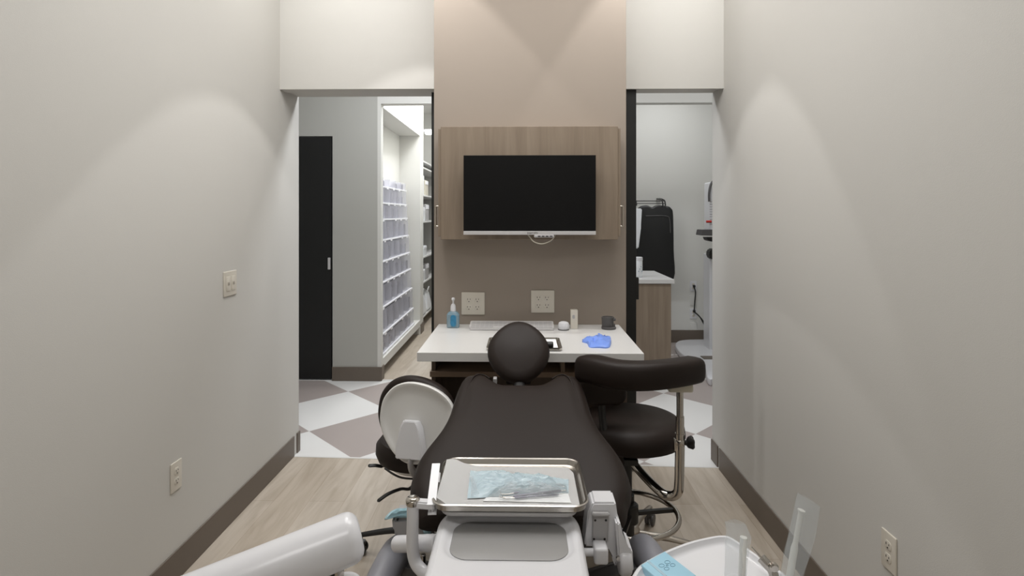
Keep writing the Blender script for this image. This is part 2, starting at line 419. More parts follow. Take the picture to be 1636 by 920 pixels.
# usb hub and cable
t = thing('usb_hub', 'small white four port hub hanging under the monitor', 'hub', at(871, 379, 2.665))
hx0, hx1 = at(853.5, 0, 2.66).x, at(885, 0, 2.66).x; h0, h1 = at(0, 378.6, 2.66).z, at(0, 374.7, 2.66).z
obj('body', Bx(hx0, hx1, 2.652, 2.68, h0, h1, bev=.002), M['silver'], t)
for k in range(4):
    xx = at(861.3 + 6.3 * k, 0, 2.66).x
    obj('port', Bx(xx - .0065, xx + .0065, 2.6505, 2.656, h0 + .0035, h1 - .003), M['slot'], t)
b = BM(); tube(b, smooth_path([at(843, 374.5, 2.672), at(846, 378, 2.67), at(853, 386, 2.668), at(866, 389.5, 2.666), at(879, 385, 2.668), at(885, 379, 2.672), at(887, 374.5, 2.675)], 6), .0027, 8)
tag(obj('cable', b, M['beige'], None, True), 'thin white cable looping below the monitor', 'cable')

# ------------------------------------------------------------------ wall plates
def duplex(t, c, ax, nrm, s=1.0, gfi=False):
    "one receptacle: raised face plus slots, ax = horizontal direction, nrm = out of the wall"
    c, ax, nrm = Vector(c), Vector(ax), Vector(nrm); up = Vector((0, 0, 1))
    f = frame_map(c, ax, up, nrm)
    b = BM(); slab(b, rrect(0, 0, .031 * s, .027 * s, .009 * s, 4), 0, .0022, .0006, 2, f); r = obj('receptacle', b, M['plate'], t, True)
    b = BM()
    for dx, hh in ((-.0065, .008), (.0065, .0065)):
        slab(b, [(dx * s - .0013, .003 * s - hh * s / 2 + .001), (dx * s + .0013, .003 * s - hh * s / 2 + .001), (dx * s + .0013, .003 * s + hh * s / 2), (dx * s - .0013, .003 * s + hh * s / 2)], .0018, .0028, 0, 2, f)
    slab(b, [(.0026 * s * math.cos(a * math.pi / 4), -.0078 * s + .0026 * s * math.sin(a * math.pi / 4)) for a in range(8)], .0018, .0028, 0, 2, f)
    obj('slots', b, M['slot'], r)
def plate(name, label, cat, c, w, h, ax, nrm, recs, group=None, wh='plate'):
    c, ax, nrm = Vector(c), Vector(ax), Vector(nrm)
    t = thing(name, label, cat, c - Vector((0, 0, h / 2)), group)
    f = frame_map(c, ax, (0, 0, 1), nrm)
    b = BM(); slab(b, rrect(0, 0, w, h, .003, 3), 0, .006, .0022, 3, f); obj('cover_plate', b, M[wh], t, True)
    for dx, dz in recs: duplex(t, c + ax * dx + Vector((0, 0, dz)) + nrm * .0055, ax, nrm)
    return t, f
for px, py, lb in ((756, 484.5, 'cream four-socket outlet plate above the desk beside the blue sanitizer bottle'), (867, 481.5, 'cream four-socket outlet plate above the desk right of the headrest')):
    c = at(px, py, 2.875); plate('outlet_plate', lb, 'outlet', c, .116, .112, (1, 0, 0), (0, -1, 0), [(dx, dz) for dx in (-.021, .021) for dz in (-.02, .018)], 'outlets above the desk')
c = (XL, atX_y := F * (-XL) / (835 - 280), 0)
def wallpt(px, py, X):
    u = (px - 818) / F; v = (342 - py) / F; tt = X / (u * cs - sn); return Vector((X, tt * (cs + u * sn), H + tt * v))
plate('wall_outlet', 'white duplex outlet low on the left wall', 'outlet', wallpt(280, 760, XL), .07, .115, (0, 1, 0), (1, 0, 0), [(0, .0195), (0, -.0195)])
plate('wall_outlet', 'white duplex outlet low on the right wall near the bottom corner of the photo', 'outlet', wallpt(1422, 881, XR), .07, .115, (0, -1, 0), (-1, 0, 0), [(0, .0195), (0, -.0195)])
t, f = plate('light_switch', 'cream double switch plate on the left wall', 'switch', wallpt(366.5, 452.5, XL), .116, .115, (0, 1, 0), (1, 0, 0), [])
for dx in (-.023, .023):
    b = BM(); slab(b, rrect(dx, 0, .033, .067, .002, 2), .004, .0085, .001, 2, f); r = obj('rocker', b, M['plate'], t, True)
    b = BM()
    for k in (-1, 1): slab(b, rrect(dx + k * .005, 0, .005, .014, .001, 1), .008, .0093, 0, 2, f)
    obj('slider', b, M['nickel'], r)
for k, py in enumerate((457, 480, 501, 523)):
    c = at(1107.5, py, FY)
    if k in (0, 2): plate('wall_outlet', ['white outlet with a black plug, topmost plate in the imaging room', '', 'white outlet with black adapter below the topmost plate in the imaging room'][k], 'outlet', c, .075, .115, (1, 0, 0), (0, -1, 0), [(0, .02), (0, -.02)], wh='white_plastic')
    else: tag(obj('blank_plate', slab(BM(), rrect(0, 0, .078, .115, .003, 3), 0, .006, .002, 3, frame_map(c, (1, 0, 0), (0, 0, 1), (0, -1, 0))), M['hall_wall'], None, True), ['', 'white blank wall plate between two outlets in the imaging room', '', 'white blank wall plate, lowest above the imaging room baseboard'][k], 'wall plate')
t = thing('power_cord', 'black power cord running from the imaging room outlets toward the floor stand', 'cord', at(1109, 500, FY - .03))
b = BM(); tube(b, smooth_path([at(1108, 457, FY - .02), at(1111, 466, FY - .03), at(1110, 482, FY - .02), at(1109, 497, FY - .03)], 6), .007, 8); obj('cord', b, M['black_plastic'], t, True)
for off in (0, .04):
    b = BM(); tube(b, smooth_path([at(1109, 498, FY - .04), at(1118, 506, FY - .05), at(1126 + off * 60, 520, FY - .06), at(1133, 528 - off * 60, FY - .1), at(1150, 532, FY - .2)], 6), .007, 8); obj('cord', b, M['black_plastic'], t, True)
for py in (457, 497):
    c = at(1109, py, FY - .025); obj('plug', Bx(c.x - .013, c.x + .013, FY - .04, FY - .006, c.z - .013, c.z + .013, bev=.006), M['black_plastic'], t)

# ------------------------------------------------------------------ desk
t = thing('desk', 'white-topped counter desk with dark wood open shelving against the beige column', 'desk', (.03, 2.6, 0))
b = BM(); poly = [(-.42, 2.282), (.479, 2.28), (.479, 2.874), (-.42, 2.874)]
slab(b, poly[::-1], .864, .9, .0015, 2); obj('worktop', b, M['white_top'], t, label='thick white solid surface top')
dx0, dx1 = -.412, .47
for xx in (dx0, dx1 - .018): obj('side_panel', Bx(xx, xx + .018, 2.60, 2.874, .145, .864), M['dark_cab'], t)
obj('back_panel', Bx(dx0, dx1, 2.84, 2.858, .145, .864), M['dark_cab'], t)
pz = at(0, 598.5, 2.585).z; pz1 = at(0, 590.5, 2.585).z
obj('shelf', Bx(dx0 - .006, dx1, 2.585, 2.84, pz, pz1 + .001, bev=.001), M['shelfwood'], t)
obj('lower_shelf', Bx(dx0 + .018, dx1 - .018, 2.62, 2.84, .40, .418), M['shelfwood'], t)
c = at(899, 590, 2.60); obj('divider', Bx(c.x - .009, c.x + .009, 2.59, 2.84, pz1, .864), M['shelfwood'], t)
# items on the desk
t = thing('sanitizer_bottle', 'clear blue hand sanitizer bottle with white pump at the desk back left', 'bottle', at(724, 518, 2.79) * Vector((1, 1, 0)).x if False else (at(724, 0, 2.79).x, 2.79, .9))
cx = at(724, 0, 2.79).x
b = BM(); slab(b, rrect(cx, 2.79, .062, .04, .014, 5), .9, .968, .006, 3); loft(b, [[(cx + (x - cx) * k, 2.79 + (y - 2.79) * k, z) for x, y in rrect(cx, 2.79, .06, .038, .014, 5)] for k, z in ((.95, .966), (.8, .974), (.42, .98), (.36, .984))]); obj('bottle_body', b, M['gel'], t, True, label='see-through body with blue gel')
b = BM(); slab(b, rrect(cx + .003, 0, .028, .056, .013, 5), 0, .001, 0, 2, lambda x, y, z: (x, 2.7695 - z, .936 + y)); obj('front_label', b, M['labelblue'], t)
b = BM(); lathe(b, [(.013, .98), (.0135, .984), (.0125, 1.003), (.009, 1.012), (.0045, 1.016), (.0045, 1.03), (.0075, 1.033), (.0085, 1.042), (.004, 1.045)], (cx, 2.79, 0), 18)
box(b, cx - .005, cx + .005, 2.765, 2.79, 1.036, 1.043, bev=.002); obj('pump', b, M['white_plastic'], t, True)
t = thing('keyboard', 'slim light grey keyboard at the back of the desk behind the headrest', 'keyboard', (-.05, 2.76, .9))
kx0, kx1 = at(750, 0, 2.74).x, at(885, 0, 2.74).x
b = BM(); loft(b, [[(x, y, z + (y - 2.72) * .2) for x, y in rrect((kx0 + kx1) / 2, 2.765, kx1 - kx0, .085, .008, 4)] for z in (.9015, .912)]); obj('base', b, M['silver'], t, True)
b = BM()
for r in range(4):
    y = 2.728 + r * .019; n = 18; w = (kx1 - kx0 - .014) / n
    for k in range(n):
        if r == 0 and 4 < k < 9: continue
        x = kx0 + .007 + k * w; box(b, x + .001, x + w - .001, y, y + .0165, .9125 + (y - 2.72) * .2, .914 + (y - 2.72) * .2)
ks = obj('keys', b, M['light_grey'], t); ks['kind'] = 'stuff'
cx = at(900.5, 0, 2.74).x
t = thing('computer_mouse', 'small rounded white computer mouse right of the keyboard', 'mouse', (cx, 2.74, .9))
b = BM(); lathe(b, [(.018, .9), (.024, .903), (.027, .912), (.027, .922), (.023, .934), (.014, .9385), (.003, .94)], (cx, 2.745, 0), 24); obj('shell', b, M['white_plastic'], t, True)
b = BM(); lathe(b, [(.026, .9), (.0268, .9035), (.02, .904)], (cx, 2.7445, 0), 24); obj('base', b, M['grey_plastic'], t, True)
cx = at(917, 0, 2.78).x
t = thing('lotion_carton', 'tall narrow white carton beside the white mouse on the desk', 'box', (cx, 2.78, .9))
obj('carton', Bx(cx - .017, cx + .017, 2.765, 2.795, .9, .99, bev=.002), M['plate'], t)
b = BM(); slab(b, rrect(cx - .003, .958, .012, .018, .005, 3), 2.7635, 2.765, 0, 2, lambda x, y, z: (x, z, y)); obj('printed_mark', b, M['light_grey'], t)
cx = at(972.5, 0, 2.77).x
t = thing('tape_dispenser', 'small dark grey cylindrical dispenser at the desk back right corner', 'dispenser', (cx, 2.77, .9))
b = BM(); lathe(b, [(.026, .902), (.0285, .906), (.0285, .944), (.03, .948), (.03, .956), (.026, .957), (.024, .95)], (cx - .004, 2.775, 0), 26); obj('cup', b, M['grey_plastic'], t, True)
b = BM(); lathe(b, [(.034, .9), (.035, .903), (.035, .909), (.03, .912)], (cx, 2.77, 0), 26); box(b, cx + .02, cx + .032, 2.755, 2.785, .94, .952, bev=.003); box(b, cx + .012, cx + .03, 2.76, 2.78, .905, .925, bev=.003); obj('foot', b, M['grey_plastic'], t, True)
# silver tray with tablet behind the headrest
cxa, cxb = at(779, 0, 2.40).x, at(896, 0, 2.40).x; cm = (cxa + cxb) / 2; wd = cxb - cxa
t = thing('tablet_tray', 'silver rimmed shallow tray holding white sheets behind the headrest', 'tray', (cm, 2.4, .9))
b = BM(); R = []
for dd, z in ((.006, .9), (0, .904), (0, .913), (.005, .914), (.007, .906)): R.append([(x, y, z) for x, y in inset(rrect(cm, 2.41, wd, .2, .014, 5), dd)])
loft(b, R); obj('rim', b, M['steel'], t, True)
tag(obj('white_sheet', Bx(cm - wd / 2 + .014, cm + wd / 2 - .016, 2.325, 2.49, .9065, .9105, bev=.001), M['paper']), 'white sheet lying in the silver rimmed tray behind the headrest', 'paper')
# crumpled glove
def crumple(bm, pts, z0, hgt, seed, nz=3, sub=2):
    poly = [(p.x, p.y) for p in smooth_path([Vector((*q, 0)) for q in pts], 5, True)]
    cx = sum(p[0] for p in poly) / len(poly); cy = sum(p[1] for p in poly) / len(poly); rings = []
    prof = [(1, 0), (1.0, .25), (.93, .6), (.75, .85), (.5, 1), (.25, .9), (.06, .95)]
    for k, h in prof:
        ring = []
        for x, y in poly:
            X, Y = cx + (x - cx) * k, cy + (y - cy) * k
            nn = noise.noise(Vector((X * 38 + seed, Y * 38, h * 1.3))) + .5 * noise.noise(Vector((X * 90 + seed, Y * 90, 0)))
            ring.append((X + .1 * hgt * nn, Y, z0 + max(0, hgt * h * (1 + .9 * nn))))
        rings.append(ring)
    loft(bm, rings); return bm
g = [(930, 546), (938, 540), (950, 541), (958, 537), (966, 541), (975, 540), (974, 555), (956, 556), (942, 555), (938, 549)]
def dk(px, py, z=.9):
    v = (342 - py) / F; u = (px - 818) / F; tt = (z - H) / v; return (tt * (u * cs - sn), tt * (cs + u * sn))
b = crumple(BM(), [dk(*q) for q in g], .9, .016, 3.1)
tg = tag(obj('rubber_glove', b, M['glove'], None, True), 'crumpled blue nitrile glove lying on the right side of the white desk', 'glove')
for pts in ([(945, 549), (938, 546), (931, 546)], [(955, 545), (958, 539), (957, 536)], [(962, 550), (970, 547), (974, 543)]):
    pp = [Vector((*dk(*q), .908)) for q in pts]; b = BM(); tube(b, smooth_path(pp, 4), .006, 8, flat=.6); obj('glove_finger', b, M['glove'], tg, True)

# ------------------------------------------------------------------ dental chair
t = thing('dental_chair', 'reclined dark brown dental chair with round headrest in the middle of the room', 'dental chair', (-.006, 1.7, 0))
Cx = -.006; bY0, bZ0 = 1.4, .66; L_ = math.hypot(.7, .2); dv = Vector((0, .7 / L_, .2 / L_)); dn = Vector((0, -.2 / L_, .7 / L_))
bp = lambda x, v, h: Vector((Cx + x, bY0, bZ0)) + dv * v + dn * h
half = [(.0, .20), (.04, .215), (.062, .245), (.09, .278), (.13, .301), (.19, .311), (.25, .306), (.30, .294), (.35, .272), (.40, .254), (.47, .238), (.57, .232), (.64, .226), (.70, .218)]
def halfw(v):
    for (a, wa), (c_, wc) in zip(half, half[1:]):
        if v <= c_: return wa + (wc - wa) * (v - a) / (c_ - a)
    return half[-1][1]
NS, NR = 28, 36
def topv(s):
    a = abs(s) ; return .652 + .066 * (max(0, min(1, (a - .28) / .42)) ** 2 * (3 - 2 * max(0, min(1, (a - .28) / .42)))) - .075 * max(0, (a - .84) / .16) ** 2.2
def bk(s, r, top=True):
    v = .035 + (topv(s) - .035) * r; w = halfw(v)
    if v < .1: w = halfw(.1) * (1 - .12 * ((.1 - v) / .07) ** 2)
    e = max(0, (1 - abs(s) ** 6) * (1 - abs(2 * r - 1) ** 12)) ** .38
    h = -.014 + ((.048 * e + .012 * s * s * e) if top else -.035 * e)
    if top: h -= .006 * math.exp(-((abs(s) - .80) / .025) ** 2) * (1 if r > .72 else max(0, (r - .5) / .22))
    return bp(s * w, v, h)
b = BM()
for top in (True, False):
    G = [[b.verts.new(bk(-1 + 2 * i / NS if True else 0, j / NR, top)) for i in range(NS + 1)] for j in range(NR + 1)]
    for j in range(NR):
        for i in range(NS): b.faces.new((G[j][i], G[j][i + 1], G[j + 1][i + 1], G[j + 1][i]))
bmesh.ops.remove_doubles(b, verts=b.verts[:], dist=.0004)
bk_o = obj('backrest', b, M['leather'], t, True, sub=1); 
for s in (-1, 1):
    pts = [bk(s * q, r) + dn * .0006 for q, r in ((.80, .70), (.80, .78), (.79, .85), (.76, .91), (.70, .952), (.60, .975), (.50, .982))]
    b = BM(); tube(b, smooth_path(pts, 5), .0026, 8); obj('piping', b, M['leather'], bk_o, True)
obj('back_shell', slab(BM(), [(x, v) for x, v in smooth_path and [(.19, .06), (.2, .4), (.16, .62), (-.16, .62), (-.2, .4), (-.19, .06)]], -.095, -.058, .008, 3, bp), M['grey_plastic'], t, True)
# headrest
hc = at(828.5, 562, 2.17); hr = .1165
hn = Vector((0, -.72, .69)).normalized(); hu = Vector((0, .69, .72)).normalized()
b = BM(); n = 40; R = []
for k in range(13):
    q = -1 + 2 * k / 12; rr = math.cos(math.asin(q)) ** .55 if abs(q) < 1 else .02
    ring = []
    for i in range(n):
        a = 2 * math.pi * i / n; sq = 1 + .02 * math.cos(4 * a)
        ring.append(hc + Vector((1, 0, 0)) * (hr * .985 * rr * sq * math.cos(a)) + hu * (hr * 1.10 * rr * sq * math.sin(a)) + hn * (.036 * q))
    R.append(ring)
loft(b, R); hd = obj('headrest', b, M['leather'], t, True)
b = BM(); tube(b, [hc - hu * .09 - hn * .02, bp(0, .60, -.02)], .02, 12, flat=.5); obox(b, hc - hu * .112 - hn * .015 + Vector((-.045, 0, 0)), hc - hu * .112 - hn * .015 + Vector((.045, 0, 0)), .012, .02, bev=.003); obj('headrest_stem', b, M['black_plastic'], t, True)
c = at(791, 608, 2.09); obj('headrest_bracket', Bx(c.x - .007, c.x + .007, c.y - .01, c.y + .02, c.z - .012, c.z + .01, bev=.003), M['light_grey'], t)
c = at(879, 551, 2.2); b = BM(); round_tube(b, c - Vector((.03, 0, 0)), c + Vector((.012, 0, 0)), .013, .005); obj('headrest_knob', b, M['black_plastic'], t, True)
# seat, arms, pedestal (mostly hidden below the delivery unit)
b = BM(); slab(b, rrect(Cx - .03, 1.18, .30, .54, .12, 8), .50, .60, .03, 5); obj('seat', b, M['leather'], t, True)
for s in (-1, 1):
    a = [at(632 if s < 0 else 1034, 862, 1.52)]
    pts = [a[0] + Vector((s * -.01, .1, -.03)), a[0], a[0] + Vector((s * .02, -.16, -.02)), a[0] + Vector((s * .03, -.28, -.09)), a[0] + Vector((s * .01, -.30, -.2))]
    pts[0].z = a[0].z - .07
    pts = [p - Vector((0, 0, .04)) for p in pts]
    b = BM(); tube(b, smooth_path(pts, 6), .037, 16, flat=1.25); am = obj('armrest', b, M['armgrey'], t, True, label='smooth grey armrest')
    b = BM(); obox(b, pts[1] - Vector((0, 0, .03)), (Cx + s * .1, 1.45, .5), .05, .03, bev=.006); obj('bracket', b, M['grey_plastic'], am, True)
b = BM(); box(b, Cx - .12, Cx + .12, 1.15, 1.6, .12, .5, bev=.03); box(b, Cx - .1, Cx + .1, 1.4, 1.75, .42, .60, bev=.02); obj('lift_column', b, M['light_grey'], t, True)
obj('base_plate', slab(BM(), rrect(Cx, 1.3, .5, .8, .15, 8), 0, .12, .03, 4), M['light_grey'], t, True)

# ------------------------------------------------------------------ stools
def five_star(t, cx, cy, R, ang0, m, cm, hub_z=.11):
    lathe_b = BM(); lathe(lathe_b, [(.035, .07), (.042, .08), (.042, hub_z + .02), (.03, hub_z + .035)], (cx, cy, 0), 20); obj('hub', lathe_b, m, t, True)
    for k in range(5):
        a = ang0 + k * 2 * math.pi / 5; d = Vector((math.cos(a), math.sin(a), 0)); c = Vector((cx, cy, 0))
        b = BM(); P = [c + d * .03 + Vector((0, 0, hub_z)), c + d * R * .5 + Vector((0, 0, hub_z - .005)), c + d * R + Vector((0, 0, hub_z - .03))]
        tube(b, smooth_path(P, 4), [.02 - .008 * q / 8 for q in range(9)], 12, flat=.75); lg = obj('leg', b, m, t, True)
        e = c + d * R; s = Vector((-d.y, d.x, 0)); b = BM()
        for q in (-1, 1):
            w = e + s * (.013 * q); round_tube(b, w + s * -.008 + Vector((0, 0, .026)), w + s * .008 + Vector((0, 0, .026)), .026, .006, 18)
        tube(b, [e + Vector((0, 0, .03)), e + Vector((0, 0, hub_z - .03))], .007, 8); box(b, e.x - .018, e.x + .018, e.y - .018, e.y + .018, .035, .056, bev=.008)
        obj('caster', b, cm, lg, True)
# assistant stool on the left
t = thing('assistant_stool', 'low dark stool with white shell backrest left of the dental chair', 'stool', (-.42, 2.42, 0))
sx, sy = -.42, 2.40
five_star(t, sx, sy + .03, .27, math.radians(176), M['black_plastic'], M['black_plastic'])
b = BM(); lathe(b, [(.025, .12), (.025, .25), (.017, .25), (.017, .43)], (sx, sy, 0), 20); obj('gas_lift', b, M['black_plastic'], t, True)
b = BM(); R = []
sil = [(.155, .437), (.18, .445), (.19, .47), (.188, .50), (.17, .522), (.12, .532), (.05, .528), (.003, .526)]
lathe(b, sil, (sx, sy, 0), 40); obj('seat', b, M['leather'], t, True)
b = BM(); lathe(b, [(.1, .40), (.13, .41), (.14, .438), (.1, .44)], (sx, sy, 0), 30); obj('seat_pan', b, M['shell'], t, True)
# backrest: cushion plus shell
so = at(664, 676, 2.14); sa = Vector((.985, -.17, 0)); su = Vector((.0, .16, .987)); sz = sa.cross(su).normalized()
if sz.y > 0: sz = -sz
fs = frame_map(so, sa, su, sz)
egg = [(-.139, .03), (-.126, .085), (-.085, .130), (-.025, .148), (.05, .138), (.112, .108), (.146, .066), (.147, .02), (.13, -.05), (.09, -.105), (.035, -.138), (-.025, -.143), (-.075, -.115), (-.115, -.065), (-.136, -.015)]
egg = [(p.x, p.y) for p in smooth_path([Vector((*q, 0)) for q in egg], 5, True)]
b = BM(); slab(b, inset(egg, -.004), -.075, -.012, .024, 5, lambda x, y, z: fs(x - .02, y + .014, z)); bc = obj('back_cushion', b, M['leather'], t, True)
b = BM(); RR = []
for dd, z in ((.006, -.016), (0, -.008), (0, .006), (.004, .011), (.010, .011), (.018, .006), (.028, .002), (.05, .001), (.1, .001)): RR.append([fs(x, y, z) for x, y in (inset(egg, dd) if dd < .06 else [(q[0] * .2, q[1] * .2) for q in egg])])
loft(b, RR); sh = obj('back_shell', b, M['shell'], t, True, label='white plastic back shell with raised rim')
b = BM(); RR = []
for w0, w1, z in ((.05, .058, .0), (.047, .055, .022), (.036, .048, .034)):
    RR.append([fs(x, y, z) for x, y in ((-.012 - w1, -.122), (-.012 + w1, -.122), (-.012 + w1, -.08), (-.012 + w0 * .86, -.01), (-.012 + w0 * .6, .012), (-.012 - w0 * .6, .012), (-.012 - w0 * .86, -.01), (-.012 - w1, -.08))])
loft(b, RR); bmesh.ops.bevel(b, geom=b.edges[:], offset=.003, segments=2, affect='EDGES'); obj('hinge_cover', b, M['white_plastic'], t, True, label='white plastic hinge cover')
b = BM(); tube(b, smooth_path([fs(-.012, -.10, .012), fs(-.012, -.16, .0), Vector((so.x, 2.25, .41)), (sx, 2.33, .405)], 6), .02, 12, flat=.5); obj('back_bar', b, M['light_grey'], t, True)
b = BM(); P = [at(658, 778, 2.28), at(640, 781, 2.24), at(620, 789, 2.2), at(603, 801, 2.17)]; tube(b, smooth_path([Vector((sx, 2.38, .41))] + P, 6), [.006] * 6 + [.009] * 18 + [.004], 10, flat=.6); obj('height_lever', b, M['black_plastic'], t, True)
b = BM(); P = [at(628, 744, 2.36), at(612, 745, 2.34), at(600, 743.5, 2.33), at(588, 744, 2.32)]; tube(b, smooth_path(P, 5), [.006] * 6 + [.012] * 9 + [.006], 10, flat=.5); obj('tilt_lever', b, M['black_plastic'], t, True)
b = BM(); tube(b, smooth_path([at(615, 748, 2.25), at(628, 757, 2.23), at(642, 763, 2.22), at(662, 765, 2.22)], 5), .004, 8); obj('release_cable', b, M['black_plastic'], t, True)

# dentist stool on the right
sx, sy = .425, 2.27
t = thing('operator_stool', 'round dark brown stool with curved torso arm and chrome foot ring at right', 'stool', (sx, sy, 0))
five_star(t, .45, 2.43, .31, math.radians(-10), M['nickel'], M['grey_plastic'])
b = BM(); lathe(b, [(.027, .11), (.027, .34), (.018, .34), (.018, .56)], (sx - .01, sy + .02, 0), 22); obj('gas_lift', b, M['black_plastic'], t, True)
b = BM(); obox(b, (sx - .1, sy, .545), (sx + .1, sy, .545), .12, .03, bev=.006); obox(b, (sx - .03, sy - .17, .545), (sx - .03, sy + .1, .545), .05, .02); obj('seat_mechanism', b, M['black_plastic'], t)
b = BM(); lathe(b, [(.12, .56), (.17, .562), (.197, .575), (.207, .60), (.203, .628), (.185, .65), (.15, .661), (.08, .655), (.003, .651)], (sx, sy, 0), 48); obj('seat', b, M['leather'], t, True)
# torso arm: padded bar curved in plan
P = [at(928, 588, 2.10), at(950, 590, 2.03), at(985, 598, 1.965), at(1025, 600, 1.94), at(1065, 597, 1.955), at(1098, 592, 2.0), at(1114, 588, 2.04)]
pth = smooth_path(P, 6); b = BM(); R = []
nP = len(pth)
for i, p in enumerate(pth):
    d = (pth[min(i + 1, nP - 1)] - pth[max(i - 1, 0)]); d.z = 0; d.normalize(); s = Vector((-d.y, d.x, 0))
    e = min(i, nP - 1 - i) / (nP - 1); k = min(1, (e / .07) ** .5 * .85 + .15) if e < .07 else 1
    hh = .044 + .006 * (1 - i / nP); ww = .045; ring = []
    for q in range(20):
        a = 2 * math.pi * q / 20; ca, sa_ = math.cos(a), math.sin(a)
        x = math.copysign(abs(ca) ** .6, ca) * ww * k; z = math.copysign(abs(sa_) ** .6, sa_) * hh * (k * .5 + .5 if e > .001 else .5)
        ring.append(p + s * x + Vector((0, 0, z)))
    R.append(ring)
loft(b, R); obj('torso_arm', b, M['leather'], t, True, label='curved padded brown arm')
# dark backrest pad behind the arm's left end
P = [at(932, 612, 2.12), at(950, 622, 2.13), at(972, 628, 2.14), at(992, 632, 2.14)]
b = BM(); f = frame_map(at(962, 622, 2.15), (1, 0, 0), (0, 0, 1), (0, -1, 0)); slab(b, rrect(0, 0, .18, .115, .045, 8), -.03, .025, .02, 4, f); obj('back_pad', b, M['leather'], t, True)
c = at(962, 640, 2.16); b = BM(); tube(b, smooth_path([(c.x, 2.16, .82), (c.x, 2.16, .70), (c.x + .02, 2.14, .6), (sx - .05, 2.2, .55)], 5), .014, 10); obj('back_bar', b, M['black_plastic'], t, True)
b = BM(); c0 = at(1085, 617, 2.02); tp = at(1090, 615, 2.02); slab(b, rrect(c0.x, 2.02, .085, .06, .008, 3), c0.z - .014, c0.z + .02, .006, 2); obj('arm_bracket', b, M['beige'], t, True, label='beige bracket under the padded arm')
c1 = at(1063, 617, 2.02); b = BM(); tube(b, [c1 + Vector((.01, 0, 0)), c1 + Vector((-.02, -.01, -.004))], .006, 10); obj('latch', b, M['black_plastic'], t, True)
b = BM(); px_ = c0.x + .003; tube(b, [(px_, 2.02, .60), (px_, 2.02, c0.z - .006)], .0118, 18); obj('upper_post', b, M['chrome'], t, True)
zk = at(0, 698, 2.02).z
b = BM(); tube(b, [(px_, 2.02, zk + .0), (px_, 2.02, zk + .09)], .0145, 18); obj('sleeve', b, M['chrome'], t, True)
zb_ = at(0, 788, 2.02).z
b = BM(); tube(b, smooth_path([(px_, 2.02, zk + .03), (px_ - .001, 2.02, zk - .06), (px_ - .003, 2.02, zb_ + .06), (px_ - .008, 2.025, zb_ + .02), (px_ - .03, 2.045, zb_), (px_ - .06, 2.075, zb_ + .004), (.44, 2.22, .475), (.40, 2.27, .53)], 8), .0165, 18); obj('lower_post', b, M['chrome'], t, True)
b = BM(); lathe(b, [(.0175, zk - .008), (.019, zk - .006), (.019, zk + .006), (.0165, zk + .01)], (px_, 2.02, 0), 20); box(b, px_ - .022, px_ - .013, 2.012, 2.028, zk - .03, zk + .012, bev=.002); obj('collar', b, M['chrome'], t, True)
b = BM(); n = 6; tube(b, [(px_ + .01, 2.02, zk - .002), (px_ + .026, 2.018, zk - .002)], .009, 12)
R = []
for xx, rr in ((.022, .01), (.028, .018), (.040, .022), (.046, .018), (.048, .008)):
    R.append([(px_ + xx, 2.018 + rr * (1 + .12 * math.cos(5 * a)) * math.cos(a), zk - .002 + rr * (1 + .12 * math.cos(5 * a)) * math.sin(a)) for a in [2 * math.pi * q / 40 for q in range(40)]])
loft(b, R); obj('knob', b, M['black_plastic'], t, True, label='black star knob')
b = BM(); ry, rz, rr = sy - .0, .275, .182; tube(b, [(sx + rr * math.cos(a), ry + rr * math.sin(a), rz) for a in [2 * math.pi * k / 48 for k in range(48)]], .0105, 14, closed=True); fr = obj('foot_ring', b, M['chrome'], t, True)
for k in range(3):
    a = math.radians(10 + 120 * k); b = BM(); obox(b, (sx + .02 * math.cos(a), ry + .02 * math.sin(a), rz), (sx + .178 * math.cos(a), ry + .178 * math.sin(a), rz), .016, .014); obj('spoke', b, M['black_plastic'], fr)
b = BM(); lathe(b, [(.03, .24), (.034, .245), (.034, .31), (.028, .315)], (sx - .005, ry, 0), 20); obj('ring_clamp', b, M['black_plastic'], t, True)

# ------------------------------------------------------------------ delivery unit in the foreground
t = thing('delivery_unit', 'white instrument delivery console in the foreground under the steel tray', 'dental unit', (-.03, 1.1, .45))
kx = -.03; kw = .315
def kout(d=0):
    P = []
    for q in range(13):
        a = math.radians(90 * q / 12); P.append((kx + kw / 2 - .07 + .07 * math.cos(a) ** .9 - .0, 1.25 + .095 * math.sin(a)))
    for q in range(13):
        a = math.radians(90 + 90 * q / 12); P.append((kx - kw / 2 + .07 + .07 * math.cos(a), 1.25 + .095 * math.sin(a)))
    for q in range(7):
        a = math.radians(180 + 90 * q / 6); P.append((kx - kw / 2 + .03 + .03 * math.cos(a), .78 + .03 * math.sin(a)))
    for q in range(7):
        a = math.radians(270 + 90 * q / 6); P.append((kx + kw / 2 - .03 + .03 * math.cos(a), .78 + .03 * math.sin(a)))
    return [p for p in P]
ko = kout(); KZ = .775
rec = rrect(kx - .003, 1.212, .245, .155, .045, 12)
b = BM(); rings = []
for dd, z in ((.05, .66), (.012, .675), (0, .70), (0, KZ - .018), (.003, KZ - .008), (.009, KZ - .002), (.016, KZ)):
    rings.append([(x, y, z) for x, y in inset(ko, dd)])
loft(b, rings, True, False)
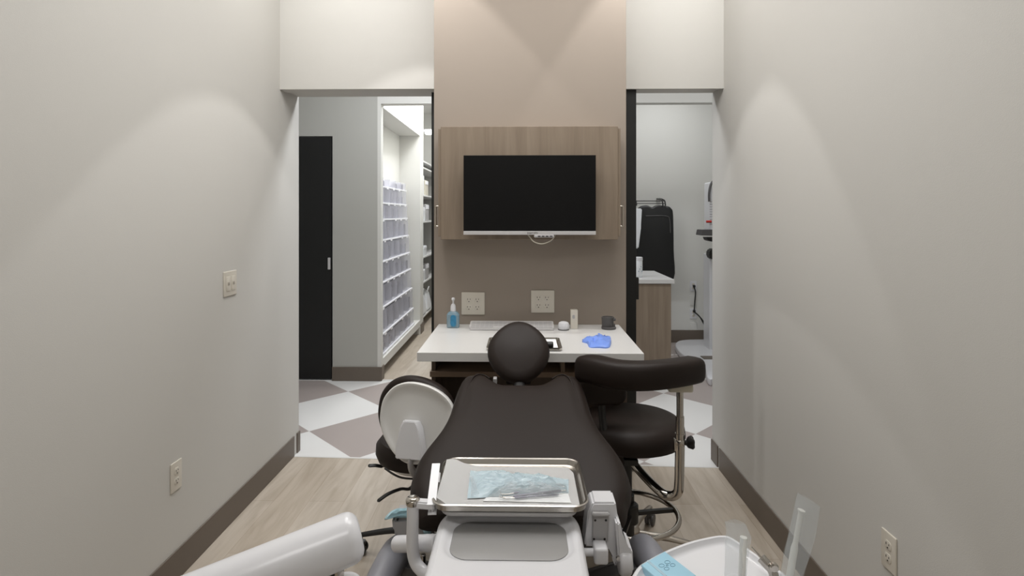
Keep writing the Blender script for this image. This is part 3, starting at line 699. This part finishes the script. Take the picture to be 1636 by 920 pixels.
# top surface with a soft recess holding the tray shade patch: ring of the outline to ring of the recess sampled by direction
def sample(poly, n, c):
    out = []
    for k in range(n):
        a = 2 * math.pi * k / n; d = Vector((math.cos(a), math.sin(a))); best = None
        for i in range(len(poly)):
            p, q = Vector(poly[i]), Vector(poly[(i + 1) % len(poly)]); e = q - p; den = d.x * e.y - d.y * e.x
            if abs(den) < 1e-9: continue
            w = p - Vector(c); tt = (w.x * e.y - w.y * e.x) / den; ss = (w.x * d.y - w.y * d.x) / den
            if tt > 0 and -1e-6 <= ss <= 1 + 1e-6: best = max(best or 0, tt)
        out.append((c[0] + d.x * best, c[1] + d.y * best))
    return out
b2 = BM(); cc = (kx + .002, 1.205); oo = sample(inset(ko, .016), 96, cc)
rr_ = [sample(rrect(cc[0], cc[1], .262 + e, .160 + e, .05 + e / 2, 12), 96, cc) for e in (.022, .010, 0, -.010, -.022)]
R = [[(x, y, KZ) for x, y in oo]] + [[(x, y, KZ - z) for x, y in q] for q, z in zip(rr_, (0, .0008, .004, .0075, .009))]
loft(b2, R, False, True); join(b, b2)
obj('console', b, M['white_plastic'], t, True)
b = BM(); slab(b, rrect(cc[0], cc[1], .242, .14, .04, 10), KZ - .0088, KZ - .0066, .0009, 2); obj('tray_shade_patch', b, M['trayshade'], t, True, label='grey patch painted as tray shade in the console top')  # thin grey slab colours in the shade of the tray above
b = BM(); box(b, kx - .05, kx + .05, .79, .87, .45, .68, bev=.02); obj('mounting_post', b, M['white_plastic'], t, True)
# left post and tube
PY = 1.27
b = BM(); tube(b, smooth_path([at(659.5, 797, PY), at(659.5, 830, PY), at(659, 868, PY), at(662, 893, PY), at(672, 909, PY - .01), at(692, 920, PY - .03), (kx - .08, 1.2, .685)], 6), .0135, 16); obj('side_post', b, M['white_plastic'], t, True)
b = BM(); c = at(659.5, 797, PY); lathe(b, [(.0145, c.z - .012), (.0155, c.z - .01), (.0155, c.z + .0), (.012, c.z + .004), (.008, c.z + .005)], (c.x, c.y, 0), 20); obj('post_cap', b, M['chrome'], t, True, label='chrome cap screw')
b = BM(); obox(b, at(652, 803, PY), at(694, 806, PY), .022, .016, bev=.003); obj('tray_arm', b, M['white_plastic'], t, True)
b = BM(); obox(b, at(690, 812, 1.265), at(697, 750, 1.37), .03, .011, up=(1, 0, 0), bev=.004); obj('tray_stop', b, M['white_plastic'], t, True)
b = BM(); round_tube(b, at(633, 869, 1.36), at(700, 867, 1.28), .0185, .005); obj('pivot_tube', b, M['white_plastic'], t, True)
b = BM(); a_ = at(676, 885, 1.3); round_tube(b, a_, a_ + Vector((0, 0, -.08)), .006, .002); obj('hose_fitting', b, M['chrome'], t, True)
# support plate under the tray
b = BM(); slab(b, rrect(-.03, 1.345, .30, .20, .03, 5), .795, .803, .002, 2); obj('tray_support', b, M['light_grey'], t, True)
b = BM(); tube(b, [(-.03, 1.29, .74), (-.03, 1.38, .798)], .02, 14); obj('tray_stem', b, M['light_grey'], t, True)
# right bracket
BY = 1.30
def quad(bm, pts, y0, y1, bev=.004):
    tb = BM(); A = [at(px, py, y0) for px, py in pts]; loft(tb, [[(p.x, y0, p.z) for p in A], [(p.x, y1, p.z) for p in A]])
    bmesh.ops.bevel(tb, geom=tb.edges[:], offset=bev, segments=2, affect='EDGES'); join(bm, tb)
b = BM(); quad(b, [(948, 803), (984, 803), (989, 840), (991, 880), (984, 908), (978, 893), (975, 874), (934, 874), (936, 850), (940, 815)], BY, BY + .06); bb = obj('side_bracket', b, M['white_plastic'], t, True)
b = BM(); quad(b, [(947, 822), (973, 822), (971, 866), (946, 866)], BY - .007, BY + .01, .002); quad(b, [(946, 821), (974, 821), (974, 826), (946, 826)], BY - .014, BY + .01, .002); pl_ = obj('cover_plate', b, M['light_grey'], bb, True)
for px, py in ((951, 831), (968, 831), (949, 861), (966, 861)):
    c = at(px, py, BY - .007); b = BM(); lathe(b, [(.0026, -.0005), (.0026, .003)], (c.x, c.y, c.z), 10, 'Y'); obj('screw', b, M['slot'], bb)
b = BM(); round_tube(b, at(925, 882, 1.27), at(952, 882, 1.27), .0085, .001); obj('pivot_rod', b, M['white_plastic'], t, True)
c = at(959, 882, 1.27); obj('knob', Bx(c.x - .0155, c.x + .0155, 1.25, 1.29, c.z - .018, c.z + .018, bev=.006, seg=3), M['white_plastic'], t, True)
b = BM(); quad(b, [(984, 835), (991, 835), (1000, 872), (1011, 880), (1013, 915), (1000, 918), (988, 900)], BY - .03, BY + .04); obj('hinge_arm', b, M['white_plastic'], t, True)
b = BM(); c = at(996, 893, BY - .01); round_tube(b, c - Vector((.012, 0, 0)), c + Vector((.016, 0, 0)), .033, .008); obj('hinge_cap', b, M['white_plastic'], t, True)
b = BM(); c = at(988, 892, BY - .03); lathe(b, [(.005, -.003), (.005, .003)], (c.x, c.y, c.z), 12, 'Y'); obj('pivot_pin', b, M['chrome'], t, True)

# steel tray
TZ = .818; TX = -.028; TY = 1.365
t = thing('instrument_tray', 'shallow stainless steel tray on the white delivery console', 'tray', (TX, TY, .803))
b = BM(); R = []
TW, TD = .345, .245
for dd, z in ((.012, .8035), (.004, .806), (.004, TZ - .002), (0, TZ - .001), (-.001, TZ + .002), (.002, TZ + .0035), (.006, TZ + .002), (.007, TZ), (.011, .808), (.018, .806)): R.append([(x, y, z) for x, y in inset(rrect(TX, TY, TW, TD, .035, 8), dd)])
loft(b, R); obj('tray_body', b, M['steel'], t, True)
# paper liner
b = BM(); nx, ny = 30, 22; G = []
for j in range(ny + 1):
    row = []
    for i in range(nx + 1):
        u, v = i / nx, j / ny; x = TX - .164 + .318 * u; y = TY - .109 + .205 * v
        z = .8085 + .0012 * noise.noise(Vector((x * 25, y * 25, 0)))
        lift = max(0, (.14 - u) / .14) ** 1.2 * .0155; z += lift * (.75 + .35 * v)
        cr = max(0, (.3 - u) / .3) * max(0, (v - .72) / .28); y += .022 * cr - .03 * cr * max(0, (.06 - u) / .06); z += .004 * cr
        if u > .9 and v > .85: x -= .012 * (v - .85) / .15 * (u - .9) / .1
        if v < .1 and u < .1: x += .02 * (.1 - v) / .1 * (.1 - u) / .1
        row.append(b.verts.new((x, y, z)))
    G.append(row)
for j in range(ny):
    for i in range(nx): b.faces.new((G[j][i], G[j][i + 1], G[j + 1][i + 1], G[j + 1][i]))
bmesh.ops.solidify(b, geom=b.faces[:], thickness=-.0004)
tag(obj('tray_liner', b, M['paper'], None, True), 'white paper liner inside the steel tray, curled up at its left corner', 'paper')
# pouches and instruments
def tz(px, py, z=.81):
    return Vector((*dk(px, py, z), z))
def pouch(name, label, pts, hgt, m, seed, backc, group=None):
    P = [tz(*q) for q in pts]; cx = sum(p.x for p in P) / len(P); cy = sum(p.y for p in P) / len(P)
    t = thing(name, label, 'pouch', (cx, cy, .8095), group)
    b = BM(); slab(b, inset([(p.x, p.y) for p in P], -.001), .8098, .8104, 0); obj('paper_backing', b, backc, t)
    b = BM(); N1, N2 = 56, 30; G = []
    A, B_, C_, D = [Vector(p) for p in P[:4]]
    for j in range(N2 + 1):
        row = []
        for i in range(N1 + 1):
            u, v = i / N1, j / N2; p = (A * (1 - u) + B_ * u) * (1 - v) + (D * (1 - u) + C_ * u) * v
            e = (1 - (2 * u - 1) ** 4) * (1 - (2 * v - 1) ** 4); nn = noise.noise(Vector((p.x * 45 + seed, p.y * 45, seed))) + .8 * abs(noise.noise(Vector((p.x * 90 + p.y * 60, p.y * 150 + seed, 0)))) + .25 * noise.noise(Vector((p.x * 260, p.y * 260, seed)))
            row.append(b.verts.new((p.x, p.y, .8108 + e * hgt * (1 + .8 * nn))))
        G.append(row)
    for j in range(N2):
        for i in range(N1): b.faces.new((G[j][i], G[j][i + 1], G[j + 1][i + 1], G[j + 1][i]))
    obj('film', b, m, t, True); return t
pouch('sterile_pouch', 'pale blue film pouch at the back of the tray liner', [(747, 796), (752, 752), (908, 766), (908, 788)], .013, M['bluefilm'], 1.7, M['bluepaper'])
pouch('sterile_pouch', 'clear crinkled pouch with metal instruments at the front of the tray liner', [(772, 800), (796, 777), (903, 773), (912, 803)], .012, M['film'], 8.3, M['paper'])
b = BM()
for k in range(5):
    A_ = tz(750 + 3 * k, 756 + 3 * k, .8175); B_ = tz(753 + 3 * k, 792 - k, .8165); tube(b, smooth_path([A_, (A_ + B_) / 2 + Vector((.004 - .002 * k, 0, .002)), B_], 4), .0011, 6)
obj('film_fold', b, M['film'], bpy.data.objects['sterile_pouch'], True)
for a, e, r, lb in (((797, 791), (902, 777), .0028, 'slim steel dental instrument, rearmost in the clear pouch'), ((795, 796), (904, 783), .0032, 'slim steel dental instrument, middle one in the clear pouch'), ((800, 797), (900, 789), .0026, 'slim steel dental instrument, front one in the clear pouch')):
    A, B_ = tz(*a, .8145), tz(*e, .8145); t = thing('dental_instrument', lb, 'instrument', (A + B_) / 2 - Vector((0, 0, .003)), 'instruments in the pouch')
    d = B_ - A; b = BM(); tube(b, [A + d * .22, A + d * .25, A + d * .5, A + d * .9, A + d * .93], [r * .6, r, r * .9, r, r * .6], 10); obj('grip', b, M['darksteel'], t, True)
    b = BM(); tube(b, smooth_path([A + d * .23, A + d * .1, A + d * .03 + Vector((0, .004, .001)), A + Vector((.004, .012, .002))], 4), .0011, 8); obj('working_tip', b, M['chrome'], t, True)
    b = BM(); tube(b, [A + d * .92, A + d], [.0012, .0006], 8); obj('end_tip', b, M['chrome'], t, True)

# light arm at the lower left
t = thing('support_arm', 'thick white tubular arm entering from the bottom left', 'arm', (-.45, .95, .72))
A = at(546, 864, 1.0) ; B_ = at(250, 985, .88)
A2 = at(577, 852, 1.0)
b = BM(); round_tube(b, A2, B_, .0425, .022, 40); obj('arm_tube', b, M['white_plastic'], t, True)
dd = (B_ - A2).normalized(); c = at(553, 886, .962); b = BM(); lathe(b, [(.004, -.002), (.0045, .0), (.003, .002)], c, 12, 'Y'); obj('screw', b, M['chrome'], t, True)
c = at(537, 893, .99); b = BM(); tube(b, [c + Vector((0, 0, .02)), c + Vector((0, 0, -.07))], .0135, 18); obj('pivot_stem', b, M['chrome'], t, True)
b = BM(); box(b, c.x - .006, c.x + .002, c.y - .0155, c.y - .011, c.z - .06, c.z - .002); obj('stem_slot', b, M['black_plastic'], t)
b = BM(); round_tube(b, c + Vector((.015, 0, -.035)), c + Vector((.015, 0, -.2)), .028, .008); obj('socket', b, M['white_plastic'], t, True)

# grey holder box with blue wrapped wipes behind the post
HB = 1.5
t = thing('wipe_holder', 'light grey moulded box behind the left post of the console', 'holder', at(660, 870, HB))
b = BM(); quad(b, [(625, 829), (684, 827), (689, 862), (636, 866), (627, 850)], HB, HB + .08, .008); obj('housing', b, M['light_grey'], t, True)
b = BM(); obox(b, at(660, 862, HB + .04), (Cx - .1, 1.5, .58), .03, .03); obj('bracket', b, M['light_grey'], t)
c = at(635, 830, HB - .001); b = BM(); lathe(b, [(.003, -.001), (.003, .003)], c, 10, 'Y'); obj('screw', b, M['slot'], t)
def wrap3(pts, y, th, seed):
    P = smooth_path([Vector((*q, 0)) for q in pts], 5, True); bm = BM(); R = []
    c = sum((Vector((p.x, p.y)) for p in P), Vector((0, 0))) / len(P)
    for k, yy in ((.0, 0), (.5, -.002), (.85, .003), (1, .02), (1, th), (.8, th + .01)):
        ring = []
        for p in P:
            q = c + (Vector((p.x, p.y)) - c) * max(k, .03); w = at(q.x, q.y, y + yy); nn = noise.noise(Vector((w.x * 50 + seed, w.z * 50, yy * 40)))
            ring.append(w + Vector((.003 * nn, -.012 * nn if k < 1 else 0, .004 * nn)))
        R.append(ring)
    loft(bm, R); return bm
b = wrap3([(614, 830), (622, 819), (636, 812), (655, 811), (672, 814), (676, 826), (650, 827), (628, 828)], HB - .01, .06, 2)
tag(obj('wipe_pack', b, M['bluewrap'], None, True), 'crinkled sky blue plastic pack on the grey box behind the left post', 'pack')
b = wrap3([(670, 818), (680, 828), (690, 840), (688, 856), (680, 855), (672, 838)], HB - .03, .03, 6)
tag(obj('plastic_wrapper', b, M['bluewrap'], None, True), 'loose blue film hanging down the right side of the grey box', 'wrapper')

# ------------------------------------------------------------------ assistant tray at the lower right
AZ = .80
def az(px, py, z=AZ): return Vector((*dk(px, py, z), z))
t = thing('assistant_tray', 'round-edged white plastic work tray at the bottom right', 'tray', (.36, 1.0, .6))
O = [(1003, 935), (1018, 906), (1036, 893), (1062, 879), (1098, 865), (1130, 857), (1152, 854), (1170, 858), (1200, 878), (1230, 899), (1256, 918), (1266, 940)]
O = [az(*q) for q in O]; O = [(p.x, p.y) for p in O] + [(.50, .93), (.46, .86), (.38, .82), (.28, .83), (.2, .89), (.175, .97)]
O = [(p.x, p.y) for p in smooth_path([Vector((*q, 0)) for q in O], 4, True)]
b = BM(); R = []
for dd, z in ((.03, AZ - .04), (.008, AZ - .034), (0, AZ - .012), (0, AZ - .002), (.003, AZ), (.007, AZ - .001), (.010, AZ - .008), (.014, AZ - .011), (.02, AZ - .012)): R.append([(x, y, z) for x, y in inset(O, dd)])
loft(b, R); obj('tray_body', b, M['white_plastic'], t, True)
b = BM(); tube(b, [(.34, .98, .5), (.34, .98, .765)], .03, 20); obj('support_post', b, M['white_plastic'], t, True)
b = BM(); box(b, .415, .56, .985, 1.045, .745, .775, bev=.008); obj('instrument_holder', b, M['white_plastic'], t, True)
b = BM(); obox(b, (.34, .98, .52), (.19, .99, .52), .04, .04, bev=.008); obj('swing_arm', b, M['white_plastic'], t, True)
# blue pack with bear-like outline of circles
pk = [az(1024, 911, .792), az(1062, 889, .792), az(1112, 928, .792), az(1074, 955, .792)]
f0 = pk[0]; ex = (pk[1] - pk[0]); ey = (pk[3] - pk[0])
t = thing('wipes_packet', 'pale blue square packet with outlined clover drawing on the white work tray', 'packet', (pk[0] + pk[2]) / 2 - Vector((0, 0, .004)))
cpk = (pk[0] + pk[2]) / 2
b = BM(); poly = [(p.x, p.y) for p in pk]; slab(b, poly, AZ - .012, AZ + .003, .003, 3); obj('wrapper', b, M['bluepack'], t, True)
b = BM(); ux = ex.normalized(); uy = Vector((-ux.y, ux.x, 0)); uy = uy if uy.dot(ey) > 0 else -uy; oc = pk[0] + ex * .6 + ey * .36
for dx, dy, r in ((-.0085, -.004, .0055), (.0085, -.004, .0055), (-.009, .0075, .005), (.009, .0075, .005), (0, .002, .0022)):
    c = oc + ux * dx + uy * dy; tube(b, [Vector((c.x, c.y, AZ + .0032)) + ux * (r * math.cos(a)) + uy * (r * .8 * math.sin(a)) for a in [2 * math.pi * k / 20 for k in range(20)]], .00035, 6, closed=True)
obj('printed_outline', b, M['ink'], t)
b = BM(); slab(b, [tuple((pk[0] + ex * u + ey * v)[:2]) for u, v in ((.22, .0), (.30, .0), (.30, 1), (.22, 1))], AZ + .0028, AZ + .0036, 0); obj('seam', b, M['bluefilm'], t)
# sleeved ejector
SY = 1.06
t = thing('saliva_ejector', 'frosted tube in a short clear sleeve standing at the white tray edge', 'ejector', at(1186, 925, SY))
b = BM(); tube(b, [at(1184, 945, SY), at(1188, 858, SY)], .0062, 16); obj('tube', b, M['tube'], t, True)
b = BM(); R = []; 
def film(bm, L_, R_, y, amp=.004):
    n = len(L_); G = []
    for j in range(n):
        row = []
        for i in range(9):
            u = i / 8; px = L_[j][0] * (1 - u) + R_[j][0] * u; py = L_[j][1] * (1 - u) + R_[j][1] * u
            row.append(px and at(px, py, y - amp * 2 * math.sin(math.pi * u) + amp * .5 * math.sin(j * 2.1 + u * 5)))
        G.append(row)
    for side in (1, -1):
        V = [[bm.verts.new(p if side == 1 else Vector((p.x, 2 * y - p.y, p.z))) for p in row] for row in G]
        for j in range(n - 1):
            for i in range(8): bm.faces.new((V[j][i], V[j][i + 1], V[j + 1][i + 1], V[j + 1][i]))
film(b, [(1158, 833), (1160, 845), (1159, 870), (1158, 900), (1156, 940)], [(1192, 838), (1200, 858), (1197, 880), (1194, 905), (1192, 940)], SY); obj('sleeve', b, M['film'], t, True)
# air water syringe
t = thing('air_water_syringe', 'chrome air water syringe lying beside the sleeved tube on the white tray', 'syringe', at(1225, 905, 1.04))
b = BM(); tube(b, smooth_path([at(1201, 873, 1.06), at(1208, 882, 1.055), at(1217, 892, 1.05)], 4), [.0012, .0014, .0016, .0018, .002, .0022, .0024, .0026, .003], 10); obj('tip', b, M['chrome'], t, True)
b = BM(); tube(b, smooth_path([at(1216, 891, 1.05), at(1224, 900, 1.045), at(1234, 912, 1.04), at(1240, 935, 1.03)], 4), .0085, 14); obj('body', b, M['steel'], t, True)
c = at(1238, 909, 1.028); b = BM(); lathe(b, [(.006, 0), (.0085, .002), (.0085, .007), (.004, .009)], c, 16, 'Y'); obj('button', b, M['chrome'], t, True)
# tall sleeved suction tip
SY = 1.03
t = thing('suction_tip', 'white suction tip in a tall clear sleeve against the right wall', 'suction tip', at(1262, 930, SY))
b = BM(); tube(b, smooth_path([at(1258, 945, SY), at(1266, 895, SY), at(1274, 850, SY), at(1279, 822, SY), at(1281, 814, SY)], 5), [.0062] * 8 + [.0045] * 8 + [.0045, .006, .0068, .0066, .005], 14); obj('tube', b, M['tube'], t, True)
b = BM(); film(b, [(1274, 787), (1262, 840), (1254, 880), (1246, 920), (1242, 945)], [(1312, 811), (1302, 855), (1293, 890), (1283, 925), (1278, 945)], SY, .005); obj('sleeve', b, M['film'], t, True)

# ------------------------------------------------------------------ supply corridor: tilt bin organizers
rows = [(.20, .36), (.37, .59), (.60, .81), (.82, 1.005), (1.01, 1.20), (1.21, 1.405), (1.41, 1.565), (1.57, 1.73), (1.735, 1.83)]
def fx(z): return -1.262 - (z - .18) * (.135 / 1.64)
NB = 6; ys = [5.16 + (6.66 - 5.16) * k / NB for k in range(NB + 1)]
names = ['lowest', 'second lowest', 'third lowest', 'fourth lowest', 'middle', 'fourth from the top', 'third from the top', 'second from the top', 'topmost']
names[4] = 'fifth from the bottom'
for r, (z0, z1) in enumerate(rows):
    yy1 = 6.66 + .02 * r
    t = thing('tilt_bin_organizer', 'row of clear tilt bins in the white alcove, ' + names[r] + ' of its stack', 'organizer', ((-1.35), 5.9, z0 - .02), 'clear bin rows in the alcove')
    x = fx(z0)
    b = BM(); box(b, x - .09, x + .012, 5.1, yy1, z0 - .02, z0 - .006, bev=.002); obj('rail', b, M['rail'], t)
    obj('back_wall', Bx(-1.478, -1.47, 5.1, yy1, z0 - .02, z1 - .026), M['rail'], t)
    for k in range(NB):
        a, e = ys[k] + .008, ys[k + 1] - .008; sc_ = (yy1 - 5.16) / 1.5; a = 5.16 + (a - 5.16) * sc_; e = 5.16 + (e - 5.16) * sc_
        b = BM(); loft(b, [[(-1.45, a, z0 - .003), (fx(z0), a, z0 - .003), (fx(z0), e, z0 - .003), (-1.45, e, z0 - .003)], [(-1.45, a, z1 - .02), (fx(z1) + .012, a, z1 - .02), (fx(z1) + .012, e, z1 - .02), (-1.45, e, z1 - .02)]], True, False)
        bn = obj('bin', b, M['bin'], t, label='clear plastic tilt-out bin')
        if (k * 3 + r) % 4 != 1:
            hh = (z1 - z0) * random.uniform(.35, .7)
            b = BM(); box(b, -1.44, fx(z0 + hh) - .012, a + .03, a + .03 + random.uniform(.08, .17), z0, z0 + hh, bev=.004); obj('contents', b, M['contents'], bn)
        if (k + r) % 5 != 3:
            b = BM(); c = (a + e) / 2; xx = fx(z0) + .0125; box(b, xx, xx + .003, c - .035, c + .035, z0 - .032, z0 - .004); obj('label_card', b, M['rail'], bn)
# deep shelf unit further on
t = thing('supply_shelving', 'white open shelving stocked with supplies at the end of the supply corridor', 'shelving', (-1.5, 8.0, 0))
SX0, SX1 = -1.72, -1.262
shz = []
for py in (259, 269, 312, 353, 408, 447, 500): shz.append(at(684, py, 7.55).z)
for z in shz: obj('shelf', Bx(SX0, SX1, 7.16, 8.9, z - .02, z, bev=.002), M['white_top'], t)
for y in (7.14, 8.9): obj('side_panel', Bx(SX0, SX1, y, y + .018, .05, 2.2), M['hall_wall'], t)
obj('back_panel', Bx(SX0 - .015, SX0, 7.14, 8.92, .05, 2.2), M['light_grey'], t)
random.seed(11)
kinds = [('supply_box', 'cardboard', M['light_grey']), ('supply_box', 'white', M['bag']), ('supply_box', 'sky blue', M['bluepack'])]
names = {3: ('upper', 'third'), }
lvl = {6: 'lowest', 5: 'second lowest', 4: 'third lowest', 3: 'fourth lowest', 2: 'third from the top', 1: 'second from the top'}
def sbox(z, y0, y1, h, m, lb, cat='box', nm='supply_box'):
    tt = thing(nm, lb, cat, (-1.4, (y0 + y1) / 2, z)); obj('body', Bx(-1.56, SX1 - .012, y0, y1, z, z + h, bev=.006), m, tt)
    obj('flap', Bx(SX1 - .013, SX1 - .008, y0 + .02, y1 - .02, z + h * .72, z + h - .01), M['rail'], tt)
sbox(shz[4], 7.22, 7.36, .19, M['bluewrap'], 'blue box on the third lowest supply shelf near its corner')
sbox(shz[4], 7.40, 7.62, .13, M['bag'], 'white box beside the blue box on the supply shelf')
sbox(shz[3], 7.25, 7.5, .18, M['bag'], 'white bagged box on the fourth lowest supply shelf')
sbox(shz[3], 7.55, 7.8, .22, M['light_grey'], 'grey box behind the white bagged box on the fourth lowest supply shelf')
sbox(shz[2], 7.2, 7.42, .25, M['bag'], 'tall white box on the third supply shelf from the top')
sbox(shz[2], 7.5, 7.75, .2, M['beige'], 'cream box behind the tall white one on the third supply shelf from the top')
sbox(shz[5], 7.2, 7.5, .15, M['bag'], 'white box on the second lowest supply shelf near its corner')
sbox(shz[5], 7.56, 7.8, .2, M['light_grey'], 'grey box on the second lowest supply shelf farther back')
def sack(z, y0, y1, h, lb):
    tt = thing('supply_bag', lb, 'bag', (-1.4, (y0 + y1) / 2, z)); b = BM(); R = []
    for k, q in ((.85, 0), (1, .1), (1, .5), (.9, .8), (.55, .95), (.3, 1.0)):
        R.append([(-1.4 + (x) * k + .01 * math.sin(9 * x + 5 * q), (y0 + y1) / 2 + y * k, z + h * q) for x, y in rrect(0, 0, .25, y1 - y0, .05, 5)])
    loft(b, R); obj('body', b, M['bag'], tt, True); b = BM(); tube(b, smooth_path([(-1.3, (y0 + y1) / 2 - .05, z + h * .9), (-1.28, (y0 + y1) / 2, z + h * 1.12), (-1.3, (y0 + y1) / 2 + .05, z + h * .9)], 4), .008, 8); obj('handle', b, M['bag'], tt, True)
sack(shz[6], 7.2, 7.6, .3, 'white plastic bag on the lowest supply shelf near its corner')
sack(shz[6], 7.66, 8.0, .28, 'white plastic bag on the lowest supply shelf farther back')
b = BM(); c = at(687, 209, 8.0); lathe(b, [(.02, .02), (.05, .015), (.055, -.03), (.04, -.05), (.01, -.055)], (c.x - .02, c.y, c.z), 20)
t = thing('wall_lamp', 'small glowing white lamp high above the supply shelving', 'lamp', (c.x - .02, c.y, c.z - .055))
obj('globe', b, M['lamp'], t, True); obj('wall_mount', Bx(-1.9, c.x - .03, c.y - .02, c.y + .02, c.z - .01, c.z + .02, bev=.004), M['white_plastic'], t)

# ------------------------------------------------------------------ imaging room
t = thing('base_cabinet', 'taupe wood base cabinet with white countertop in the imaging room', 'cabinet', (.9, 5.25, 0))
zc = .9
obj('countertop', Bx(.35, 1.278, 4.87, 5.62, zc - .036, zc, bev=.002), M['white_top'], t, label='white countertop')
obj('body', Bx(.37, 1.255, 4.90, 5.62, .1, zc - .036), M['cabinet'], t)
obj('toe_kick', Bx(.39, 1.235, 4.95, 5.6, 0, .1), M['base'], t)
obj('door', Bx(.83, 1.253, 4.882, 4.899, .12, zc - .04, bev=.002), M['cabinet'], t)
obj('door', Bx(.40, .825, 4.882, 4.899, .12, zc - .04, bev=.002), M['cabinet'], t)
c = at(1019.5, 444, 5.05)
t = thing('wipes_canister', 'white cylindrical wipes canister on the imaging room counter', 'canister', (c.x, 5.05, zc))
hh = at(0, 409, 5.05).z - zc
b = BM(); lathe(b, [(.034, 0), (.037, .004), (.037, hh - .03), (.034, hh - .026)], (c.x, 5.05, zc), 26); obj('body', b, M['bag'], t, True)
b = BM(); lathe(b, [(.038, hh - .03), (.039, hh - .026), (.038, hh - .003), (.03, hh)], (c.x, 5.05, zc), 26); obj('lid', b, M['white_plastic'], t, True)
b = BM()
for k in range(4): box(b, c.x - .005 + k * .01, c.x + k * .01, 5.05 - .0395 + k * .002, 5.05 - .036, zc + .05 + .02 * (k % 3), zc + .058 + .02 * (k % 3))
obj('label_print', b, M['ink'], t)
# aprons on a wall rack
GY = 6.3
zt_ = at(0, 320.5, GY).z
t = thing('apron_rack', 'thin dark wire rack on the imaging room wall above the black aprons', 'rack', (at(1040, 0, GY).x, GY, zt_ - .03))
b = BM(); tube(b, [at(1012, 321, GY), at(1062, 321, GY)], .005, 8); tube(b, [at(1012, 325, GY + .05), at(1062, 325, GY + .05)], .004, 8); obj('bar', b, M['black_plastic'], t, True)
for px in (1016, 1058, 1062):
    c = at(px, 321, GY); b = BM(); tube(b, smooth_path([(c.x, FY, c.z + .03), (c.x, GY + .1, c.z + .02), (c.x, GY, c.z), (c.x, GY - .03, c.z - .05)], 4), .008, 8); obj('hook', b, M['black_plastic'], t, True)
def apron(name, label, pts, y, th, m, bulge=.03):
    P = [(p.x, p.z) for p in [at(px, py, y) for px, py in pts]]; P = [(p.x, p.y) for p in smooth_path([Vector((*q, 0)) for q in P], 4, True)]
    b = BM(); slab(b, P, 0, th, min(th * .4, .02), 3, lambda x, z, yy: (x + .0, y + yy + .006 * math.sin(x * 30), z))
    return tag(obj(name, b, m, None, True), label, 'apron')
ap = apron('lead_apron', 'long black lead apron hanging on the imaging room wall rack', [(1022, 331), (1034, 328), (1042, 331), (1050, 328), (1066, 329), (1073, 333), (1076, 344), (1077, 400), (1077, 445), (1050, 450), (1020, 450), (1016, 400), (1017, 345)], GY - .02, .07, M['black'])
b = BM(); P = [at(px, py, GY - .028) for px, py in ((1032, 345), (1064, 345), (1070, 352), (1071, 372))]; tube(b, smooth_path(P, 4), .004, 8); obj('stitched_edge', b, M['grey_plastic'], ap, True)
b = BM(); quad(b, [(1008, 333), (1026, 333), (1024, 365), (1020.5, 397), (1008, 397)], GY - .10, GY - .03, .01)
tag(obj('white_towel', b, M['bag'], None, True), 'white cloth hanging in front of the black apron beside the door edge', 'towel')
# panoramic x-ray stand
t = thing('xray_machine', 'white imaging column on rounded floor base, half hidden by the right wall', 'x-ray machine', (1.9, 5.8, 0))
bo = [(1079, 552), (1081, 546), (1090, 543), (1110, 542), (1150, 542), (1200, 545), (1210, 565), (1150, 600), (1132, 604), (1126, 590), (1114, 577), (1098, 570), (1086, 562)]
def fl(px, py, z=.06):
    return dk(px, py, z)
bo = [fl(*q) for q in bo]; bo = [(p.x, p.y) for p in smooth_path([Vector((*q, 0)) for q in bo], 3, True)]
b = BM(); slab(b, bo, 0, .06, .012, 3); obj('floor_base', b, M['white_plastic'], t, True)
b = BM(); q0 = fl(1118, 571, .062); slab(b, rrect(q0[0] + .22, q0[1] + .0, .4, .12, .01, 3), .058, .064, 0); obj('floor_slot', b, M['base'], t)
XY = 5.95; c = at(1133.5, 0, XY)
obj('column', Bx(c.x, c.x + .2, XY, XY + .2, .05, at(0, 405, XY).z, bev=.01), M['white_plastic'], t)
b = BM(); c2 = at(1132, 0, XY)
obj('upper_column', Bx(c2.x, c2.x + .2, XY - .05, XY + .15, at(0, 368, XY).z, at(0, 292, XY).z, bev=.015), M['white_plastic'], t)
b = BM(); tube(b, smooth_path([at(1133, 322, XY - .06), at(1133, 308, XY - .06), at(1136, 294, XY - .06), at(1142, 288, XY - .06), at(1155, 286, XY - .06)], 5), .012, 10); obj('cable_hose', b, M['grey_plastic'], t, True)
b = BM(); quad(b, [(1121, 372), (1122, 367), (1170, 367), (1170, 378), (1120, 376)], XY - .2, XY - .02, .004); obj('control_shelf', b, M['grey_plastic'], t)
b = BM(); quad(b, [(1129, 379), (1165, 379), (1165, 385), (1137, 386), (1131, 384)], XY - .15, XY - .02, .003); obj('lower_grip', b, M['black_plastic'], t)
b = BM(); quad(b, [(1133, 405), (1137, 398), (1165, 396), (1165, 415), (1136, 414)], XY - .12, XY - .0, .01); obj('handle_joint', b, M['black_plastic'], t)
b = BM(); c = at(1128.5, 354, XY - .05); tube(b, [c, c + Vector((.05, 0, 0))], .012, 12); obj('emergency_button', b, M['red'], t, True, label='small red button')
for py in (330, 350):
    b = BM()
    for k in range(5):
        a = at(1134, py - 8 + 4 * k, XY - .0515); box(b, a.x, a.x + .03, a.y, a.y + .005, a.z - .006, a.z + .003)
    obj('vent', b, M['light_grey'], t)
